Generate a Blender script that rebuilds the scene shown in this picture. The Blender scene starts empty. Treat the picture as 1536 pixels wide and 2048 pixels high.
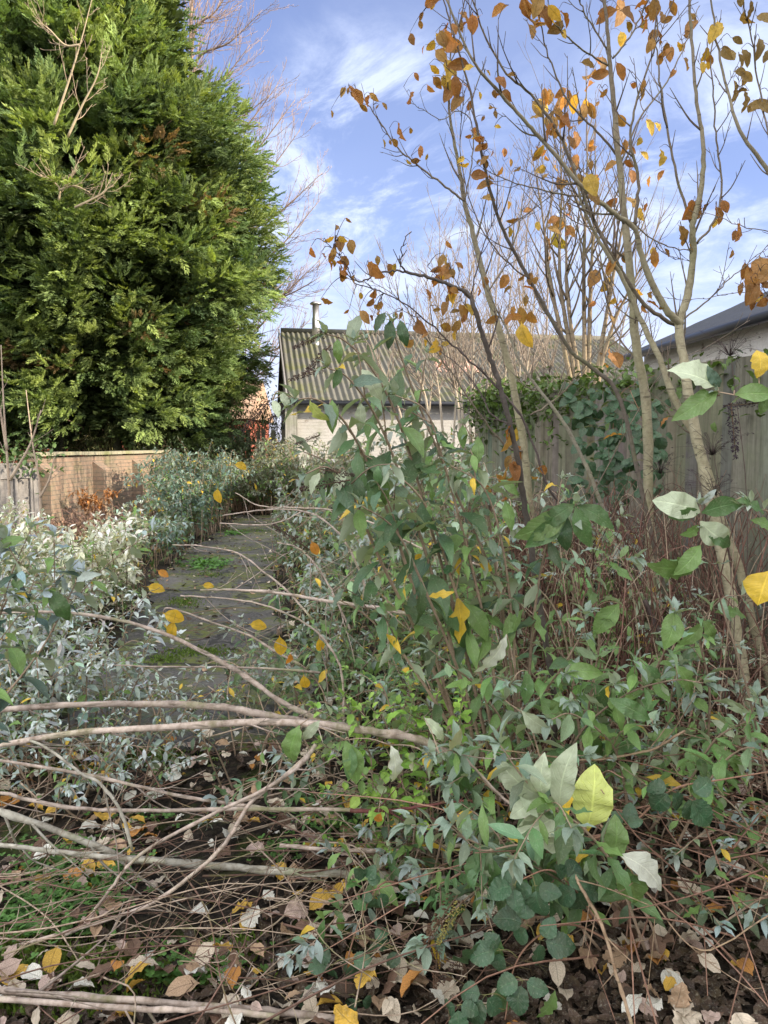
import bpy, math, random
import numpy as np
from mathutils import Vector, noise

# ------------------------------------------------------------------ camera, sky, sun
PITCH = math.radians(-5.0)
CAM = np.array([0.0, 0.0, 1.5])
FPX = 1538.0                                   # focal length in pixels of the 1536 x 2048 photograph
SC = bpy.context.scene
cd = bpy.data.cameras.new('camera'); co = bpy.data.objects.new('camera', cd); SC.collection.objects.link(co)
co.location = CAM; co.rotation_euler = (math.pi/2 + PITCH, 0, 0)
cd.sensor_fit = 'VERTICAL'; cd.sensor_height = 36.0; cd.lens = 36.0*FPX/2048.0
cd.clip_start = 0.05; cd.clip_end = 2000
SC.camera = co
SUN_EL, SUN_AZ = 19.0, 107.0                   # azimuth clockwise from +Y (the view direction)
_e, _a = math.radians(SUN_EL), math.radians(SUN_AZ)
SUND = Vector((math.sin(_a)*math.cos(_e), math.cos(_a)*math.cos(_e), math.sin(_e)))
sl = bpy.data.lights.new('sun', 'SUN'); sl.energy = 5.0; sl.angle = math.radians(0.5); sl.color = (1.0, .86, .66)
so = bpy.data.objects.new('sun', sl); SC.collection.objects.link(so); so.rotation_euler = SUND.to_track_quat('Z', 'Y').to_euler()
so.location = (6, -4, 12)
SC.view_settings.view_transform = 'Standard'; SC.view_settings.look = 'None'
SC.view_settings.gamma = 1.0; SC.view_settings.exposure = 1.02
SKY_STRENGTH = 0.12

def at(px, py, Y):
    """world point seen at pixel (px, py) of the photograph at world distance Y in front of the camera"""
    xc, yc = (px-768.0)/FPX, (1024.0-py)/FPX
    d = np.array([xc, math.cos(PITCH) - yc*math.sin(PITCH), math.sin(PITCH) + yc*math.cos(PITCH)])
    return CAM + d*(Y/d[1])
def ground(px, py, z=0.0):
    xc, yc = (px-768.0)/FPX, (1024.0-py)/FPX
    d = np.array([xc, math.cos(PITCH) - yc*math.sin(PITCH), math.sin(PITCH) + yc*math.cos(PITCH)])
    return CAM + d*((z-CAM[2])/d[2])
def proj(P):
    v = np.asarray(P) - CAM
    f = v[1]*math.cos(PITCH)+v[2]*math.sin(PITCH); u = -v[1]*math.sin(PITCH)+v[2]*math.cos(PITCH)
    return 768+FPX*v[0]/f, 1024-FPX*u/f

class NT:
    def __init__(s, tree): s.t = tree; s.t.nodes.clear()
    def n(s, typ, ins=None, **kw):
        nd = s.t.nodes.new(typ)
        for k, v in kw.items(): setattr(nd, k, v)
        for k, v in (ins or {}).items():
            if isinstance(v, bpy.types.NodeSocket): s.t.links.new(v, nd.inputs[k])
            else: nd.inputs[k].default_value = v
        return nd
    def math(s, op, a, b=None, c=None, clamp=False):
        nd = s.t.nodes.new('ShaderNodeMath'); nd.operation = op; nd.use_clamp = clamp
        for i, v in enumerate((a, b, c)):
            if v is None: continue
            if isinstance(v, bpy.types.NodeSocket): s.t.links.new(v, nd.inputs[i])
            else: nd.inputs[i].default_value = v
        return nd.outputs[0]
    def vm(s, op, a, b=None):
        nd = s.t.nodes.new('ShaderNodeVectorMath'); nd.operation = op
        for i, v in enumerate((a, b)):
            if v is None: continue
            if isinstance(v, bpy.types.NodeSocket): s.t.links.new(v, nd.inputs[i])
            else: nd.inputs[i].default_value = v
        return nd
    def mix(s, f, a, b, mode='MIX'):
        nd = s.t.nodes.new('ShaderNodeMix'); nd.data_type = 'RGBA'; nd.blend_type = mode
        for i, v in ((0, f), (6, a), (7, b)):
            if isinstance(v, bpy.types.NodeSocket): s.t.links.new(v, nd.inputs[i])
            elif i and len(v) == 3: nd.inputs[i].default_value = (*v, 1)
            else: nd.inputs[i].default_value = v
        return nd.outputs[2]
    def ramp(s, v, a, b, lo=0.0, hi=1.0):
        nd = s.t.nodes.new('ShaderNodeMapRange'); nd.interpolation_type = 'SMOOTHSTEP'
        s.t.links.new(v, nd.inputs[0])
        for i, x in ((1, a), (2, b), (3, lo), (4, hi)): nd.inputs[i].default_value = x
        return nd.outputs[0]
    def noise(s, vec, scale, detail=4, rough=.55, dist=0.0):
        return s.n('ShaderNodeTexNoise', {'Vector': vec, 'Scale': scale, 'Detail': detail, 'Roughness': rough, 'Distortion': dist}).outputs['Fac']

w = bpy.data.worlds.new('World'); SC.world = w; w.use_nodes = True
T = NT(w.node_tree)
sky = T.n('ShaderNodeTexSky', sky_type='NISHITA'); sky.sun_disc = False
sky.sun_elevation = _e; sky.sun_rotation = _a; sky.altitude = 50; sky.air_density = 1.0; sky.dust_density = 0.6; sky.ozone_density = 3.0
tc = T.n('ShaderNodeTexCoord'); D = tc.outputs['Generated']
sp = T.n('ShaderNodeSeparateXYZ', {0: D})
zz = T.math('MAXIMUM', sp.outputs[2], 0.0)
den = T.math('ADD', zz, 0.22)
px_ = T.math('DIVIDE', sp.outputs[0], den); py_ = T.math('DIVIDE', sp.outputs[1], den)
pl = T.n('ShaderNodeCombineXYZ', {0: T.math('ADD', T.math('MULTIPLY', px_, .9), T.math('MULTIPLY', py_, .35)), 1: T.math('MULTIPLY', py_, .8), 2: 3.7}).outputs[0]
n1 = T.noise(pl, 3.4, 10, .66, .5)
n2 = T.noise(pl, .9, 4, .5, .2)
def dmask(px, py, a, b):
    v = at(px, py, 10)-CAM; v = v/np.linalg.norm(v)
    d = T.vm('DOT_PRODUCT', T.vm('NORMALIZE', D).outputs[0], tuple(v)).outputs['Value']
    return T.ramp(d, math.cos(math.radians(a)), math.cos(math.radians(b)))
m = T.math('ADD', T.math('MULTIPLY', dmask(730, 345, 11, 3), 1.7), T.math('MULTIPLY', dmask(1560, 420, 17, 4), 1.25))
m = T.math('ADD', m, T.math('MULTIPLY', dmask(700, 520, 15, 3), .55))
m = T.math('ADD', m, T.math('MULTIPLY', dmask(1050, 470, 14, 3), .5))
thin = T.math('MULTIPLY', T.ramp(n2, .35, .75), .27)
back = T.math('MULTIPLY', T.ramp(sp.outputs[1], .6, -.1), .9)  # bright cloud added overhead and behind the camera, out of view, to fill shade
wisp = T.math('MULTIPLY', T.ramp(n1, .40, .72), T.math('MULTIPLY', m, .85))
hz = T.math('MULTIPLY', T.ramp(zz, .32, .0), .62)
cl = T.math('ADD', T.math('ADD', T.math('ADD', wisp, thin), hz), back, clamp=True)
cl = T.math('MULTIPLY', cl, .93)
# cloud in view a little brighter than the blue; unseen fill cloud far brighter
lift = T.mix(1.0, sky.outputs[0], (1.26, 1.0, 1.12, 1), 'MULTIPLY')
cloud_fill_col = T.mix(back, (3.7, 4.2, 5.5, 1), (12.5, 12.4, 12.4, 1))
T.n('ShaderNodeOutputWorld', {0: T.n('ShaderNodeBackground', {0: T.mix(cl, lift, cloud_fill_col), 1: SKY_STRENGTH}).outputs[0]})

# ------------------------------------------------------------------ objects
ORG = {}
R = np.random.default_rng(11)
def _tag(o, label=None, cat=None, group=None, kind=None):
    if label: o['label'] = label
    if cat: o['category'] = cat
    if group: o['group'] = group
    if kind: o['kind'] = kind
def thing(name, label, cat, loc, group=None):
    o = bpy.data.objects.new(name, None); SC.collection.objects.link(o)
    o.location = tuple(loc); o.empty_display_size = .1; _tag(o, label, cat, group); ORG[o.name] = np.array(loc, float)
    return o

class MB:
    """collects geometry in world coordinates: verts, quads/tris, per-vertex colour and (u, v)"""
    def __init__(s): s.V = []; s.Q = []; s.T = []; s.C = []; s.U = []; s.n = 0
    def add(s, V, F, col, U=None):
        V = np.asarray(V, float).reshape(-1, 3); k = len(V)
        col = np.asarray(col, float)
        if col.ndim == 1: col = np.tile(col, (k, 1))
        s.V.append(V); s.C.append(col[:, :3]); s.U.append(np.zeros((k, 2)) if U is None else np.asarray(U, float).reshape(-1, 2))
        for f in F if isinstance(F, (list, tuple)) else [F]:
            f = np.asarray(f, int)
            if not f.size: continue
            (s.Q if f.shape[1] == 4 else s.T).append(f + s.n)
        s.n += k
    def inst(s, t, M, P, col):
        """t template, M (n,3,3), P (n,3), col (n,3)"""
        n = len(P)
        if not n: return
        V = np.einsum('nij,kj->nki', M, t['V']) + P[:, None, :]; k = len(t['V'])
        C = np.repeat(col, k, axis=0)
        if 'c' in t: C = C*np.tile(t['c'][:, None], (n, 1))
        F = []
        off = (np.arange(n)*k)[:, None, None]
        for f in (t['Q'], t['T']):
            if len(f): F.append((f[None]+off).reshape(-1, f.shape[1]))
        s.add(V.reshape(-1, 3), F, C, np.tile(t['U'], (n, 1)))
    def build(s, name, mat, parent=None, loc=None, smooth=True, link=True):
        if not s.n: return None
        V = np.concatenate(s.V); C = np.concatenate(s.C); U = np.concatenate(s.U)
        if parent is not None: org = ORG[parent.name]
        else: org = np.array(loc if loc is not None else (V[:, 0].mean(), V[:, 1].mean(), V[:, 2].min()), float)
        Q = np.concatenate(s.Q) if s.Q else np.zeros((0, 4), int); Tt = np.concatenate(s.T) if s.T else np.zeros((0, 3), int)
        me = bpy.data.meshes.new(name)
        me.vertices.add(len(V)); me.vertices.foreach_set('co', (V-org).astype(np.float32).ravel())
        nl = Q.size+Tt.size; me.loops.add(nl); me.polygons.add(len(Q)+len(Tt))
        me.loops.foreach_set('vertex_index', np.concatenate([Q.ravel(), Tt.ravel()]).astype(np.int32))
        ls = np.concatenate([np.arange(len(Q))*4, Q.size+np.arange(len(Tt))*3]).astype(np.int32)
        me.polygons.foreach_set('loop_start', ls)
        me.update(calc_edges=True)
        me.polygons.foreach_set('use_smooth', np.full(len(me.polygons), bool(smooth)))
        a = me.attributes.new('Col', 'FLOAT_COLOR', 'POINT'); a.data.foreach_set('color', np.c_[C, np.ones(len(C))].astype(np.float32).ravel())
        b = me.attributes.new('luv', 'FLOAT_VECTOR', 'POINT'); b.data.foreach_set('vector', np.c_[U, np.zeros(len(U))].astype(np.float32).ravel())
        me.materials.append(mat); me.validate()
        o = bpy.data.objects.new(name, me)
        if link: SC.collection.objects.link(o)
        if parent is not None: o.parent = parent
        else: o.location = tuple(org)
        ORG[o.name] = org
        return o

def norm(v): v = np.asarray(v, float); return v/np.maximum(np.linalg.norm(v, axis=-1, keepdims=True), 1e-9)
def frames(d, up, s, roll=None, wide=None):
    """columns x (across), y (along d), z (face side); s length scale"""
    y = norm(d); x = np.cross(y, norm(up)); bad = np.linalg.norm(x, axis=1) < 1e-3; x[bad] = (1, 0, 0); x = norm(x); z = np.cross(x, y)
    if roll is not None:
        c, q = np.cos(roll)[:, None], np.sin(roll)[:, None]; x, z = x*c+z*q, z*c-x*q
    s = np.broadcast_to(s, (len(y),))[:, None]; wd = s if wide is None else np.broadcast_to(wide, (len(y),))[:, None]*s
    return np.stack([x*wd, y*s, z*s], axis=2)
def curve(P, n=8):
    """Catmull-Rom through the control rows (any number of columns)"""
    P = np.asarray(P, float)
    if len(P) < 3: return P[0]+(P[-1]-P[0])*np.linspace(0, 1, n+1)[:, None]
    E = np.vstack([2*P[0]-P[1], P, 2*P[-1]-P[-2]]); out = []
    for i in range(1, len(E)-2):
        t = np.linspace(0, 1, n, endpoint=False)[:, None]
        a, b, c, d = E[i-1], E[i], E[i+1], E[i+2]
        out.append(.5*((2*b)+(-a+c)*t+(2*a-5*b+4*c-d)*t*t+(-a+3*b-3*c+d)*t**3))
    return np.vstack(out+[P[-1:]])
def tube(mb, P, r, sides=6, col=(.3, .25, .2), rough=0.0):
    P = np.asarray(P, float); n = len(P)
    if n < 2: return
    r = np.broadcast_to(np.asarray(r, float), (n,)) if np.ndim(r) < 1 or len(r) == n else np.interp(np.linspace(0, 1, n), np.linspace(0, 1, len(r)), r)
    tg = norm(np.gradient(P, axis=0)); ref = np.array([.31, .52, .8]) if abs(tg[:, 2]).mean() < .8 else np.array([1., .2, 0.])
    x = norm(np.cross(tg, ref)); y = np.cross(tg, x)
    a = np.linspace(0, 2*math.pi, sides, endpoint=False)
    rr = np.repeat(r[:, None], sides, 1)
    if rough: rr = rr*(1+R.normal(0, rough, (n, sides)))
    V = P[:, None]+rr[..., None]*(x[:, None]*np.cos(a)[None, :, None]+y[:, None]*np.sin(a)[None, :, None])
    i = np.arange(n-1)[:, None]*sides; j = np.arange(sides)[None]; k = (j+1) % sides
    Q = np.stack([i+j, i+k, i+sides+k, i+sides+j], -1).reshape(-1, 4)
    L = np.r_[0, np.cumsum(np.linalg.norm(np.diff(P, axis=0), axis=1))]
    U = np.stack([np.tile(a/6.283, (n, 1)), np.tile(L[:, None], (1, sides))], -1)
    V = np.vstack([V.reshape(-1, 3), P[:1], P[-1:]]); U = np.vstack([U.reshape(-1, 2), [[0, 0]], [[0, L[-1]]]])
    b = n*sides; jj = np.arange(sides); kk = (jj+1) % sides
    T0 = np.stack([kk, jj, np.full(sides, b)], 1); T1 = np.stack([jj+b-sides, kk+b-sides, np.full(sides, b+1)], 1)
    mb.add(V, [Q, np.vstack([T0, T1])], col, U)
def box(mb, c, hx, hy, hz, col):
    """box from centre and three half vectors, u v in metres on each face"""
    c, hx, hy, hz = (np.array(v, float) for v in (c, hx, hy, hz))
    for a, b, n in ((hx, hz, -hy), (-hx, hz, hy), (hy, hz, hx), (-hy, hz, -hx), (hx, hy, hz), (-hx, hy, -hz)):
        V = [c+n-a-b, c+n+a-b, c+n+a+b, c+n-a+b]; la, lb = np.linalg.norm(a), np.linalg.norm(b)
        o = np.dot(c, a)/max(la, 1e-6); p = np.dot(c, b)/max(lb, 1e-6)
        mb.add(V, [[(0, 1, 2, 3)]], col, [(o-la, p-lb), (o+la, p-lb), (o+la, p+lb), (o-la, p+lb)])
def abox(mb, x0, y0, z0, x1, y1, z1, col=(.5, .5, .5)):
    box(mb, ((x0+x1)/2, (y0+y1)/2, (z0+z1)/2), ((x1-x0)/2, 0, 0), (0, (y1-y0)/2, 0), (0, 0, (z1-z0)/2), col)
def poly(mb, V, col, U=None):
    V = np.asarray(V, float)
    if U is None:
        a = norm(V[1]-V[0]); nn = norm(np.cross(a, V[-1]-V[0])); b = np.cross(nn, a); U = np.stack([(V-V[0])@a, (V-V[0])@b], 1)
    mb.add(V, [[tuple(range(len(V)))]], col, U)

# ------------------------------------------------------------------ leaf templates
def prof(t, wid, ea, eb, stalk):
    """smooth leaf outline: half width at t; ea rounds the base, eb sharpens the tip"""
    s = np.clip((t-stalk)/(1-stalk), 0, 1); pk = ea/(ea+eb)
    return wid*s**ea*(1-s)**eb/(pk**ea*(1-pk)**eb)+np.where(t < .999, .007, 0)
def leaf_t(tw, rows=6, fold=.35, curl=.6, wav=0.0, serr=0.0, seed=0, twist=0.0):
    r = np.random.default_rng(seed); t = np.linspace(0, 1, rows+1)**.93
    w = prof(t, *tw)
    if serr: w = w*(1+serr*np.where(np.arange(rows+1) % 2, 1, -1))
    ang = -curl*(t-.15); y = np.r_[0, np.cumsum(np.cos((ang[1:]+ang[:-1])/2))/rows]; z = np.r_[0, np.cumsum(np.sin((ang[1:]+ang[:-1])/2))/rows]
    V = []; U = []
    bend = r.normal(0, .05); p1, p2 = r.uniform(0, 6, 2); edge = .025+serr*.3
    for i in range(rows+1):
        for sgn in (-1, 0, 1):
            ww = w[i]*(1+edge*math.sin(t[i]*9+p1+sgn)+edge*.3*math.sin(t[i]*14+p2*sgn))
            zz = z[i]+fold*abs(sgn)*ww+wav*ww*sgn*math.sin(i*2.1+r.random()*2)
            x = sgn*ww+bend*math.sin(math.pi*t[i]); tw_ = twist*t[i]
            V.append((x*math.cos(tw_)-(zz-z[i])*math.sin(tw_), y[i], z[i]+(zz-z[i])*math.cos(tw_)+x*math.sin(tw_))); U.append((sgn, t[i]))
    Q = []
    for i in range(rows):
        b = i*3; Q += [(b, b+1, b+4, b+3), (b+1, b+2, b+5, b+4)]
    return dict(V=np.array(V), Q=np.array(Q), T=np.zeros((0, 3), int), U=np.array(U))
LANCE = (.155, 1.15, 1.3, .05)
OVATE = (.24, .8, .85, .12)
BROAD = (.36, .6, .8, .08)
BUD = [leaf_t(LANCE, 8, f, c, wv, 0, i, tw) for i, (f, c, wv, tw) in enumerate([(.35, .5, .2, 0), (.2, 1.0, .3, .4), (.5, .9, .1, -.3), (.3, 1.6, .3, .6), (.1, -.3, .4, -.6), (.6, .3, .1, .2)])]
BUDB = [leaf_t((.19, 1.0, 1.15, .05), 12, f, c, wv, 0, 40+i, tw) for i, (f, c, wv, tw) in enumerate([(.3, .5, .25, .2), (.2, 1.0, .3, .5), (.45, .8, .25, -.5), (.15, 1.5, .35, .3)])]
BUDS = [leaf_t((.17, .9, 1.1, .02), 5, .4, c, 0, 0, 10+i) for i, c in enumerate((.3, .9, 1.4))]
OVA = [leaf_t(OVATE, 9, f, c, wv, 0, 20+i, tw) for i, (f, c, wv, tw) in enumerate([(.3, .5, .15, 0), (.45, 1.0, .2, .3), (.15, .9, .25, -.3), (.6, .5, .15, .15)])]
BRM = [leaf_t(BROAD, 16, f, c, .10, .05, 30+i) for i, (f, c) in enumerate([(.25, .4), (.35, .7), (.15, 1.0)])]
LIT = [leaf_t((.27, .75, .8, .1), 10, f, c, wv, 0, 50+i, tw) for i, (f, c, wv, tw) in enumerate([(.22, .8, .18, .15), (.5, .6, .2, -.2), (-.2, -.7, .2, .3), (.15, 1.3, .25, 0), (.75, .4, .15, .1)])]
LITB = [leaf_t(BROAD, 10, f, c, wv, .12, 60+i, tw) for i, (f, c, wv, tw) in enumerate([(.2, .8, .3, .15), (-.2, -.7, .3, -.2), (.4, 1.2, .3, .1)])]
def _tri(n=1):
    V = []; T_ = []; U = []
    for k in range(3):
        a = k*2.094; c = (math.cos(a)*.5, math.sin(a)*.5, 0)
        pts = [(0, 0, 0)]+[(c[0]+.42*math.cos(a+b), c[1]+.42*math.sin(a+b), .12*math.cos(b)) for b in (-2.2, -1.1, -.35, .35, 1.1, 2.2)]
        o = len(V); V += pts; U += [(0, .5)]+[(.6, .5)]*6
        T_ += [(o, o+i, o+i+1) for i in range(1, 6)]
    return dict(V=np.array(V), Q=np.zeros((0, 4), int), T=np.array(T_), U=np.array(U))
CLOVER = _tri()
def plume_t(seed, pairs=8, w=.05, L=.42):
    r = np.random.default_rng(seed); V = []; Q = []; U = []
    def kite(p, d, l, wd):
        d = norm(d); x = norm(np.cross(d, r.normal(0, 1, 3)+np.array([0, 0, 2.0]))); o = len(V)
        V.extend([p, p+d*l*.5+x*wd, p+d*l, p+d*l*.5-x*wd]); Q.append((o, o+1, o+2, o+3)); U.extend([(0, 0), (1, .5), (0, 1), (-1, .5)])
    for i in range(pairs):
        t = (i+.6)/pairs; p = np.array([0, t*.85, -.12*t*t])
        for sg in (-1, 1):
            l = L*(1-.62*t)*r.uniform(.75, 1.2); an = r.uniform(.5, .85)
            kite(p, np.array([sg*math.sin(an), math.cos(an), r.normal(.05, .25)]), l, w*(.6+l))
            if l > .22: kite(p+np.array([sg*math.sin(an), math.cos(an), 0])*l*.45, np.array([sg*.25, 1, r.normal(0, .3)]), l*.6, w*.6)
    kite(np.array([0, .7, -.1]), np.array([0, 1, .05]), .36, w)
    return dict(V=np.array(V), Q=np.array(Q), T=np.zeros((0, 3), int), U=np.array(U))
PLUME = [plume_t(i) for i in range(6)]
def spike_t(seed, n=170):
    """a spent flower panicle: little seed capsules crowded on a tapering axis"""
    r = np.random.default_rng(seed); V = []; T_ = []; U = []
    for i in range(n):
        t = r.random()**.85; a = r.random()*6.28; rad = (.085*(1-t)**.7+.018)*r.uniform(.35, 1.1)
        p = np.array([math.cos(a)*rad, t, math.sin(a)*rad]); d = norm(np.array([math.cos(a), .7, math.sin(a)])); x = norm(np.cross(d, (0, 0, 1.01))); z = np.cross(x, d)
        l, ww = .045*r.uniform(.6, 1.3), .013*r.uniform(.7, 1.4); o = len(V)
        V.extend([p-d*l*.2, p+x*ww+d*l*.4, p+z*ww+d*l*.4, p-x*ww+d*l*.4, p-z*ww+d*l*.4, p+d*l]); U.extend([(0, 0)]*6)
        for k in range(4): T_ += [(o, o+1+(k+1) % 4, o+1+k), (o+5, o+1+k, o+1+(k+1) % 4)]
    return dict(V=np.array(V), Q=np.zeros((0, 4), int), T=np.array(T_), U=np.array(U))
SPIKE = [spike_t(i) for i in range(3)]
def scatter(mb, ts, d, up, s, P, col, roll=None, wide=None):
    """random template of ts for each row"""
    d, P, col = np.asarray(d, float), np.asarray(P, float), np.asarray(col, float); n = len(P)
    if not n: return
    M = frames(d, np.broadcast_to(up, (n, 3)), s, roll, wide); k = R.integers(0, len(ts), n)
    for i, t in enumerate(ts):
        q = k == i; mb.inst(t, M[q], P[q], col[q])

# ------------------------------------------------------------------ materials
def mat(name):
    m_ = bpy.data.materials.new(name); m_.use_nodes = True; return m_, NT(m_.node_tree)
def leaf_mat(name, under=None, undermix=.7, trans=.3, rough=.55, rib=(1.5, .5), spec=.4, mottle=.25, veins=1.0, tcol=(1.2, 1.25, .5)):
    m_, t = mat(name)
    col = t.n('ShaderNodeAttribute', attribute_name='Col').outputs['Color']
    uv = t.n('ShaderNodeSeparateXYZ', {0: t.n('ShaderNodeAttribute', attribute_name='luv').outputs['Vector']})
    au = t.math('ABSOLUTE', uv.outputs[0])
    oc = t.n('ShaderNodeTexCoord').outputs['Object']
    nz = t.noise(oc, 38, 5, .6)
    nz2 = t.noise(oc, 160, 3, .6)
    c = t.mix(t.ramp(nz, .35, .75, 0, mottle), col, (.10, .07, .03))
    c = t.mix(t.ramp(nz2, .5, .8, 0, mottle*.7), c, t.mix(.5, c, (1, 1, .8)))
    ribm = t.ramp(au, .09, .02)
    ph = t.math('SUBTRACT', t.math('MULTIPLY', uv.outputs[1], 11.0), t.math('MULTIPLY', au, 2.6))
    vn = t.ramp(t.math('PINGPONG', ph, .5), .12, 0.0)
    c2 = t.mix(1.0, c, (rib[0],)*3, 'MULTIPLY')
    c = t.mix(t.math('MULTIPLY', t.math('MAXIMUM', ribm, t.math('MULTIPLY', vn, .45*veins)), rib[1]), c, c2)
    if under is not None:
        bf = t.n('ShaderNodeNewGeometry').outputs['Backfacing']
        c = t.mix(t.math('MULTIPLY', bf, undermix), c, under)
    h = t.math('ADD', t.math('MULTIPLY', t.math('MAXIMUM', ribm, vn), -.6*veins), t.math('MULTIPLY', nz, .8))
    bp = t.n('ShaderNodeBump', {'Height': h, 'Strength': .5, 'Distance': .003}).outputs[0]
    rg = t.ramp(nz, .3, .7, rough-.12, rough+.12)
    b = t.n('ShaderNodeBsdfPrincipled', {'Base Color': c, 'Roughness': rg, 'Normal': bp, 'Specular IOR Level': spec})
    tr = t.n('ShaderNodeBsdfTranslucent', {'Color': t.mix(1.0, c, tcol, 'MULTIPLY'), 'Normal': bp})
    t.n('ShaderNodeOutputMaterial', {0: t.n('ShaderNodeMixShader', {0: trans, 1: b.outputs[0], 2: tr.outputs[0]}).outputs[0]})
    return m_
def bark_mat(name, mossy=0.0, sc=60, amp=.5, lent=0.0, rough=.8, contrast=.55):
    m_, t = mat(name)
    col = t.n('ShaderNodeAttribute', attribute_name='Col').outputs['Color']
    oc = t.n('ShaderNodeTexCoord').outputs['Object']
    n_a = t.noise(oc, sc, 6, .65); n_b = t.noise(oc, 7, 5, .7)
    c = t.mix(t.ramp(n_a, .35, .7, 0, contrast), col, t.mix(1.0, col, (.42, .36, .3), 'MULTIPLY'))
    c = t.mix(t.ramp(n_b, .45, .75, 0, .55), c, t.mix(1.0, col, (1.5, 1.5, 1.45), 'MULTIPLY'))
    if mossy: c = t.mix(t.ramp(t.noise(oc, 5, 6, .7), .5, .66, 0, mossy), c, (.16, .19, .05))
    if lent:
        sv = t.n('ShaderNodeSeparateXYZ', {0: oc}); st = t.n('ShaderNodeCombineXYZ', {0: t.math('MULTIPLY', sv.outputs[0], 12), 1: t.math('MULTIPLY', sv.outputs[1], 12), 2: t.math('MULTIPLY', sv.outputs[2], 75)}).outputs[0]
        c = t.mix(t.ramp(t.noise(st, 1, 2, .5), .62, .7, 0, lent), c, (.09, .075, .05))
    bp = t.n('ShaderNodeBump', {'Height': n_a, 'Strength': amp, 'Distance': .004}).outputs[0]
    b = t.n('ShaderNodeBsdfPrincipled', {'Base Color': c, 'Roughness': rough, 'Normal': bp, 'Specular IOR Level': .3})
    t.n('ShaderNodeOutputMaterial', {0: b.outputs[0]})
    return m_
M = {}
M['bud'] = leaf_mat('buddleia_leaf', (.47, .53, .40), .75, .2, .46, spec=.55)
M['far'] = leaf_mat('far_leaf', (.30, .36, .28), .3, .2, .5, spec=.4)  # less pale underside, for bushes farther off
M['white'] = leaf_mat('felted_leaf', (.66, .68, .58), .8, .2, .75, rib=(.8, .4))
M['autumn'] = leaf_mat('autumn_leaf', None, 0, .5, .6, rib=(.6, .6), tcol=(1.3, 1.0, .45), mottle=.45)
M['litter'] = leaf_mat('dead_leaf', None, 0, .12, .75, rib=(.55, .8), tcol=(1.1, .9, .6), mottle=.6)
M['bramble'] = leaf_mat('bramble_leaf', (.28, .33, .24), .7, .2, .38, rib=(1.7, .5), spec=.5)
M['needle'] = leaf_mat('cypress_spray', None, 0, .34, .65, mottle=.12, veins=0, tcol=(1.25, 1.2, .45))
M['small'] = leaf_mat('small_leaf', None, 0, .3, .55, mottle=.1)
M['bark'] = bark_mat('sapling_bark', .25, 55, .4, .75)
M['twig'] = bark_mat('twig_bark', 0, 90, .3)
M['branch'] = bark_mat('fallen_bark', .55, 38, 1.0, .6, contrast=.85)
M['trunk'] = bark_mat('old_bark', .4, 14, .9)
M['seed'] = bark_mat('seed_head', 0, 120, .2, contrast=.7)
print('part a done')
# ------------------------------------------------------------------ ground, path
def path_edges(y):
    ys = [1.6, 3.4, 4.6, 6.4, 8.5, 11, 13.5, 16.5, 19]
    return np.interp(y, ys, [-1.35, -1.7, -1.95, -2.2, -2.55, -2.85, -2.9, -3.15, -3.3]), np.interp(y, ys, [.3, -.1, -.5, -.85, -1.15, -1.4, -1.5, -1.8, -2.2])
def gz(x, y):
    """ground height: nearly level, a little built up with soil beside the path"""
    x, y = np.asarray(x, float), np.asarray(y, float); l, r = path_edges(y)
    off = np.minimum(np.maximum(np.maximum(l-x, x-r), 0)/1.2, 1)
    off = np.where(y < 3.7, np.maximum(off, .35), off)
    return off*(.035+.03*np.sin(x*2.3+y*1.7)*np.cos(y*2.9-x)+.012*np.sin(x*9)*np.sin(y*8)) - .004*(off <= 0)
def sheet(name, xs, ys, f, m_):
    mb = MB(); X, Y = np.meshgrid(xs, ys); Z = f(X, Y); nx, ny = len(xs), len(ys)
    i = np.arange(ny-1)[:, None]*nx+np.arange(nx-1)[None]
    mb.add(np.stack([X, Y, Z], -1).reshape(-1, 3), np.stack([i, i+1, i+nx+1, i+nx], -1).reshape(-1, 4), (.2, .2, .2), np.stack([X, Y], -1).reshape(-1, 2))
    o = mb.build(name, m_, loc=(0, 0, 0)); o['kind'] = 'structure'; return o
g_, t = mat('soil')
oc = t.n('ShaderNodeTexCoord').outputs['Object']
a_, b_, c_ = t.noise(oc, 3.0, 8, .7), t.noise(oc, 45, 6, .7), t.noise(oc, 1.1, 6, .65)
c = t.mix(t.ramp(b_, .35, .7), (.012, .010, .008), (.060, .046, .034))
c = t.mix(t.ramp(a_, .5, .68, 0, .75), c, t.mix(b_, (.03, .055, .008), (.09, .14, .02)))
c = t.mix(t.ramp(c_, .52, .7, 0, .6), c, (.11, .085, .06))
bp = t.n('ShaderNodeBump', {'Height': b_, 'Strength': 1.0, 'Distance': .03}).outputs[0]
t.n('ShaderNodeOutputMaterial', {0: t.n('ShaderNodeBsdfPrincipled', {'Base Color': c, 'Roughness': .95, 'Normal': bp, 'Specular IOR Level': .2}).outputs[0]})
xs = np.unique(np.r_[np.linspace(-300, -16, 12), np.arange(-16, 12, .16), np.linspace(12, 300, 12)])
ys = np.unique(np.r_[np.linspace(-60, -2, 6), np.arange(-2, 26, .16), np.linspace(26, 600, 14)])
sheet('ground', xs, ys, gz, g_)
a__, t = mat('worn_asphalt')
oc = t.n('ShaderNodeTexCoord').outputs['Object']
f1, f2, f3, f4 = t.noise(oc, 34, 8, .9), t.noise(oc, 2.2, 7, .7), t.noise(oc, .8, 5, .6), t.noise(oc, 14, 5, .7)
c = t.mix(t.ramp(f1, .42, .68), (.026, .024, .022), (.20, .185, .165))
c = t.mix(t.ramp(f3, .45, .62, 0, .6), c, (.17, .155, .135))
c = t.mix(t.math('MULTIPLY', t.ramp(f2, .44, .58), t.ramp(f4, .35, .6), clamp=True), c, t.mix(f1, (.04, .06, .01), (.18, .19, .03)))
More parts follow.
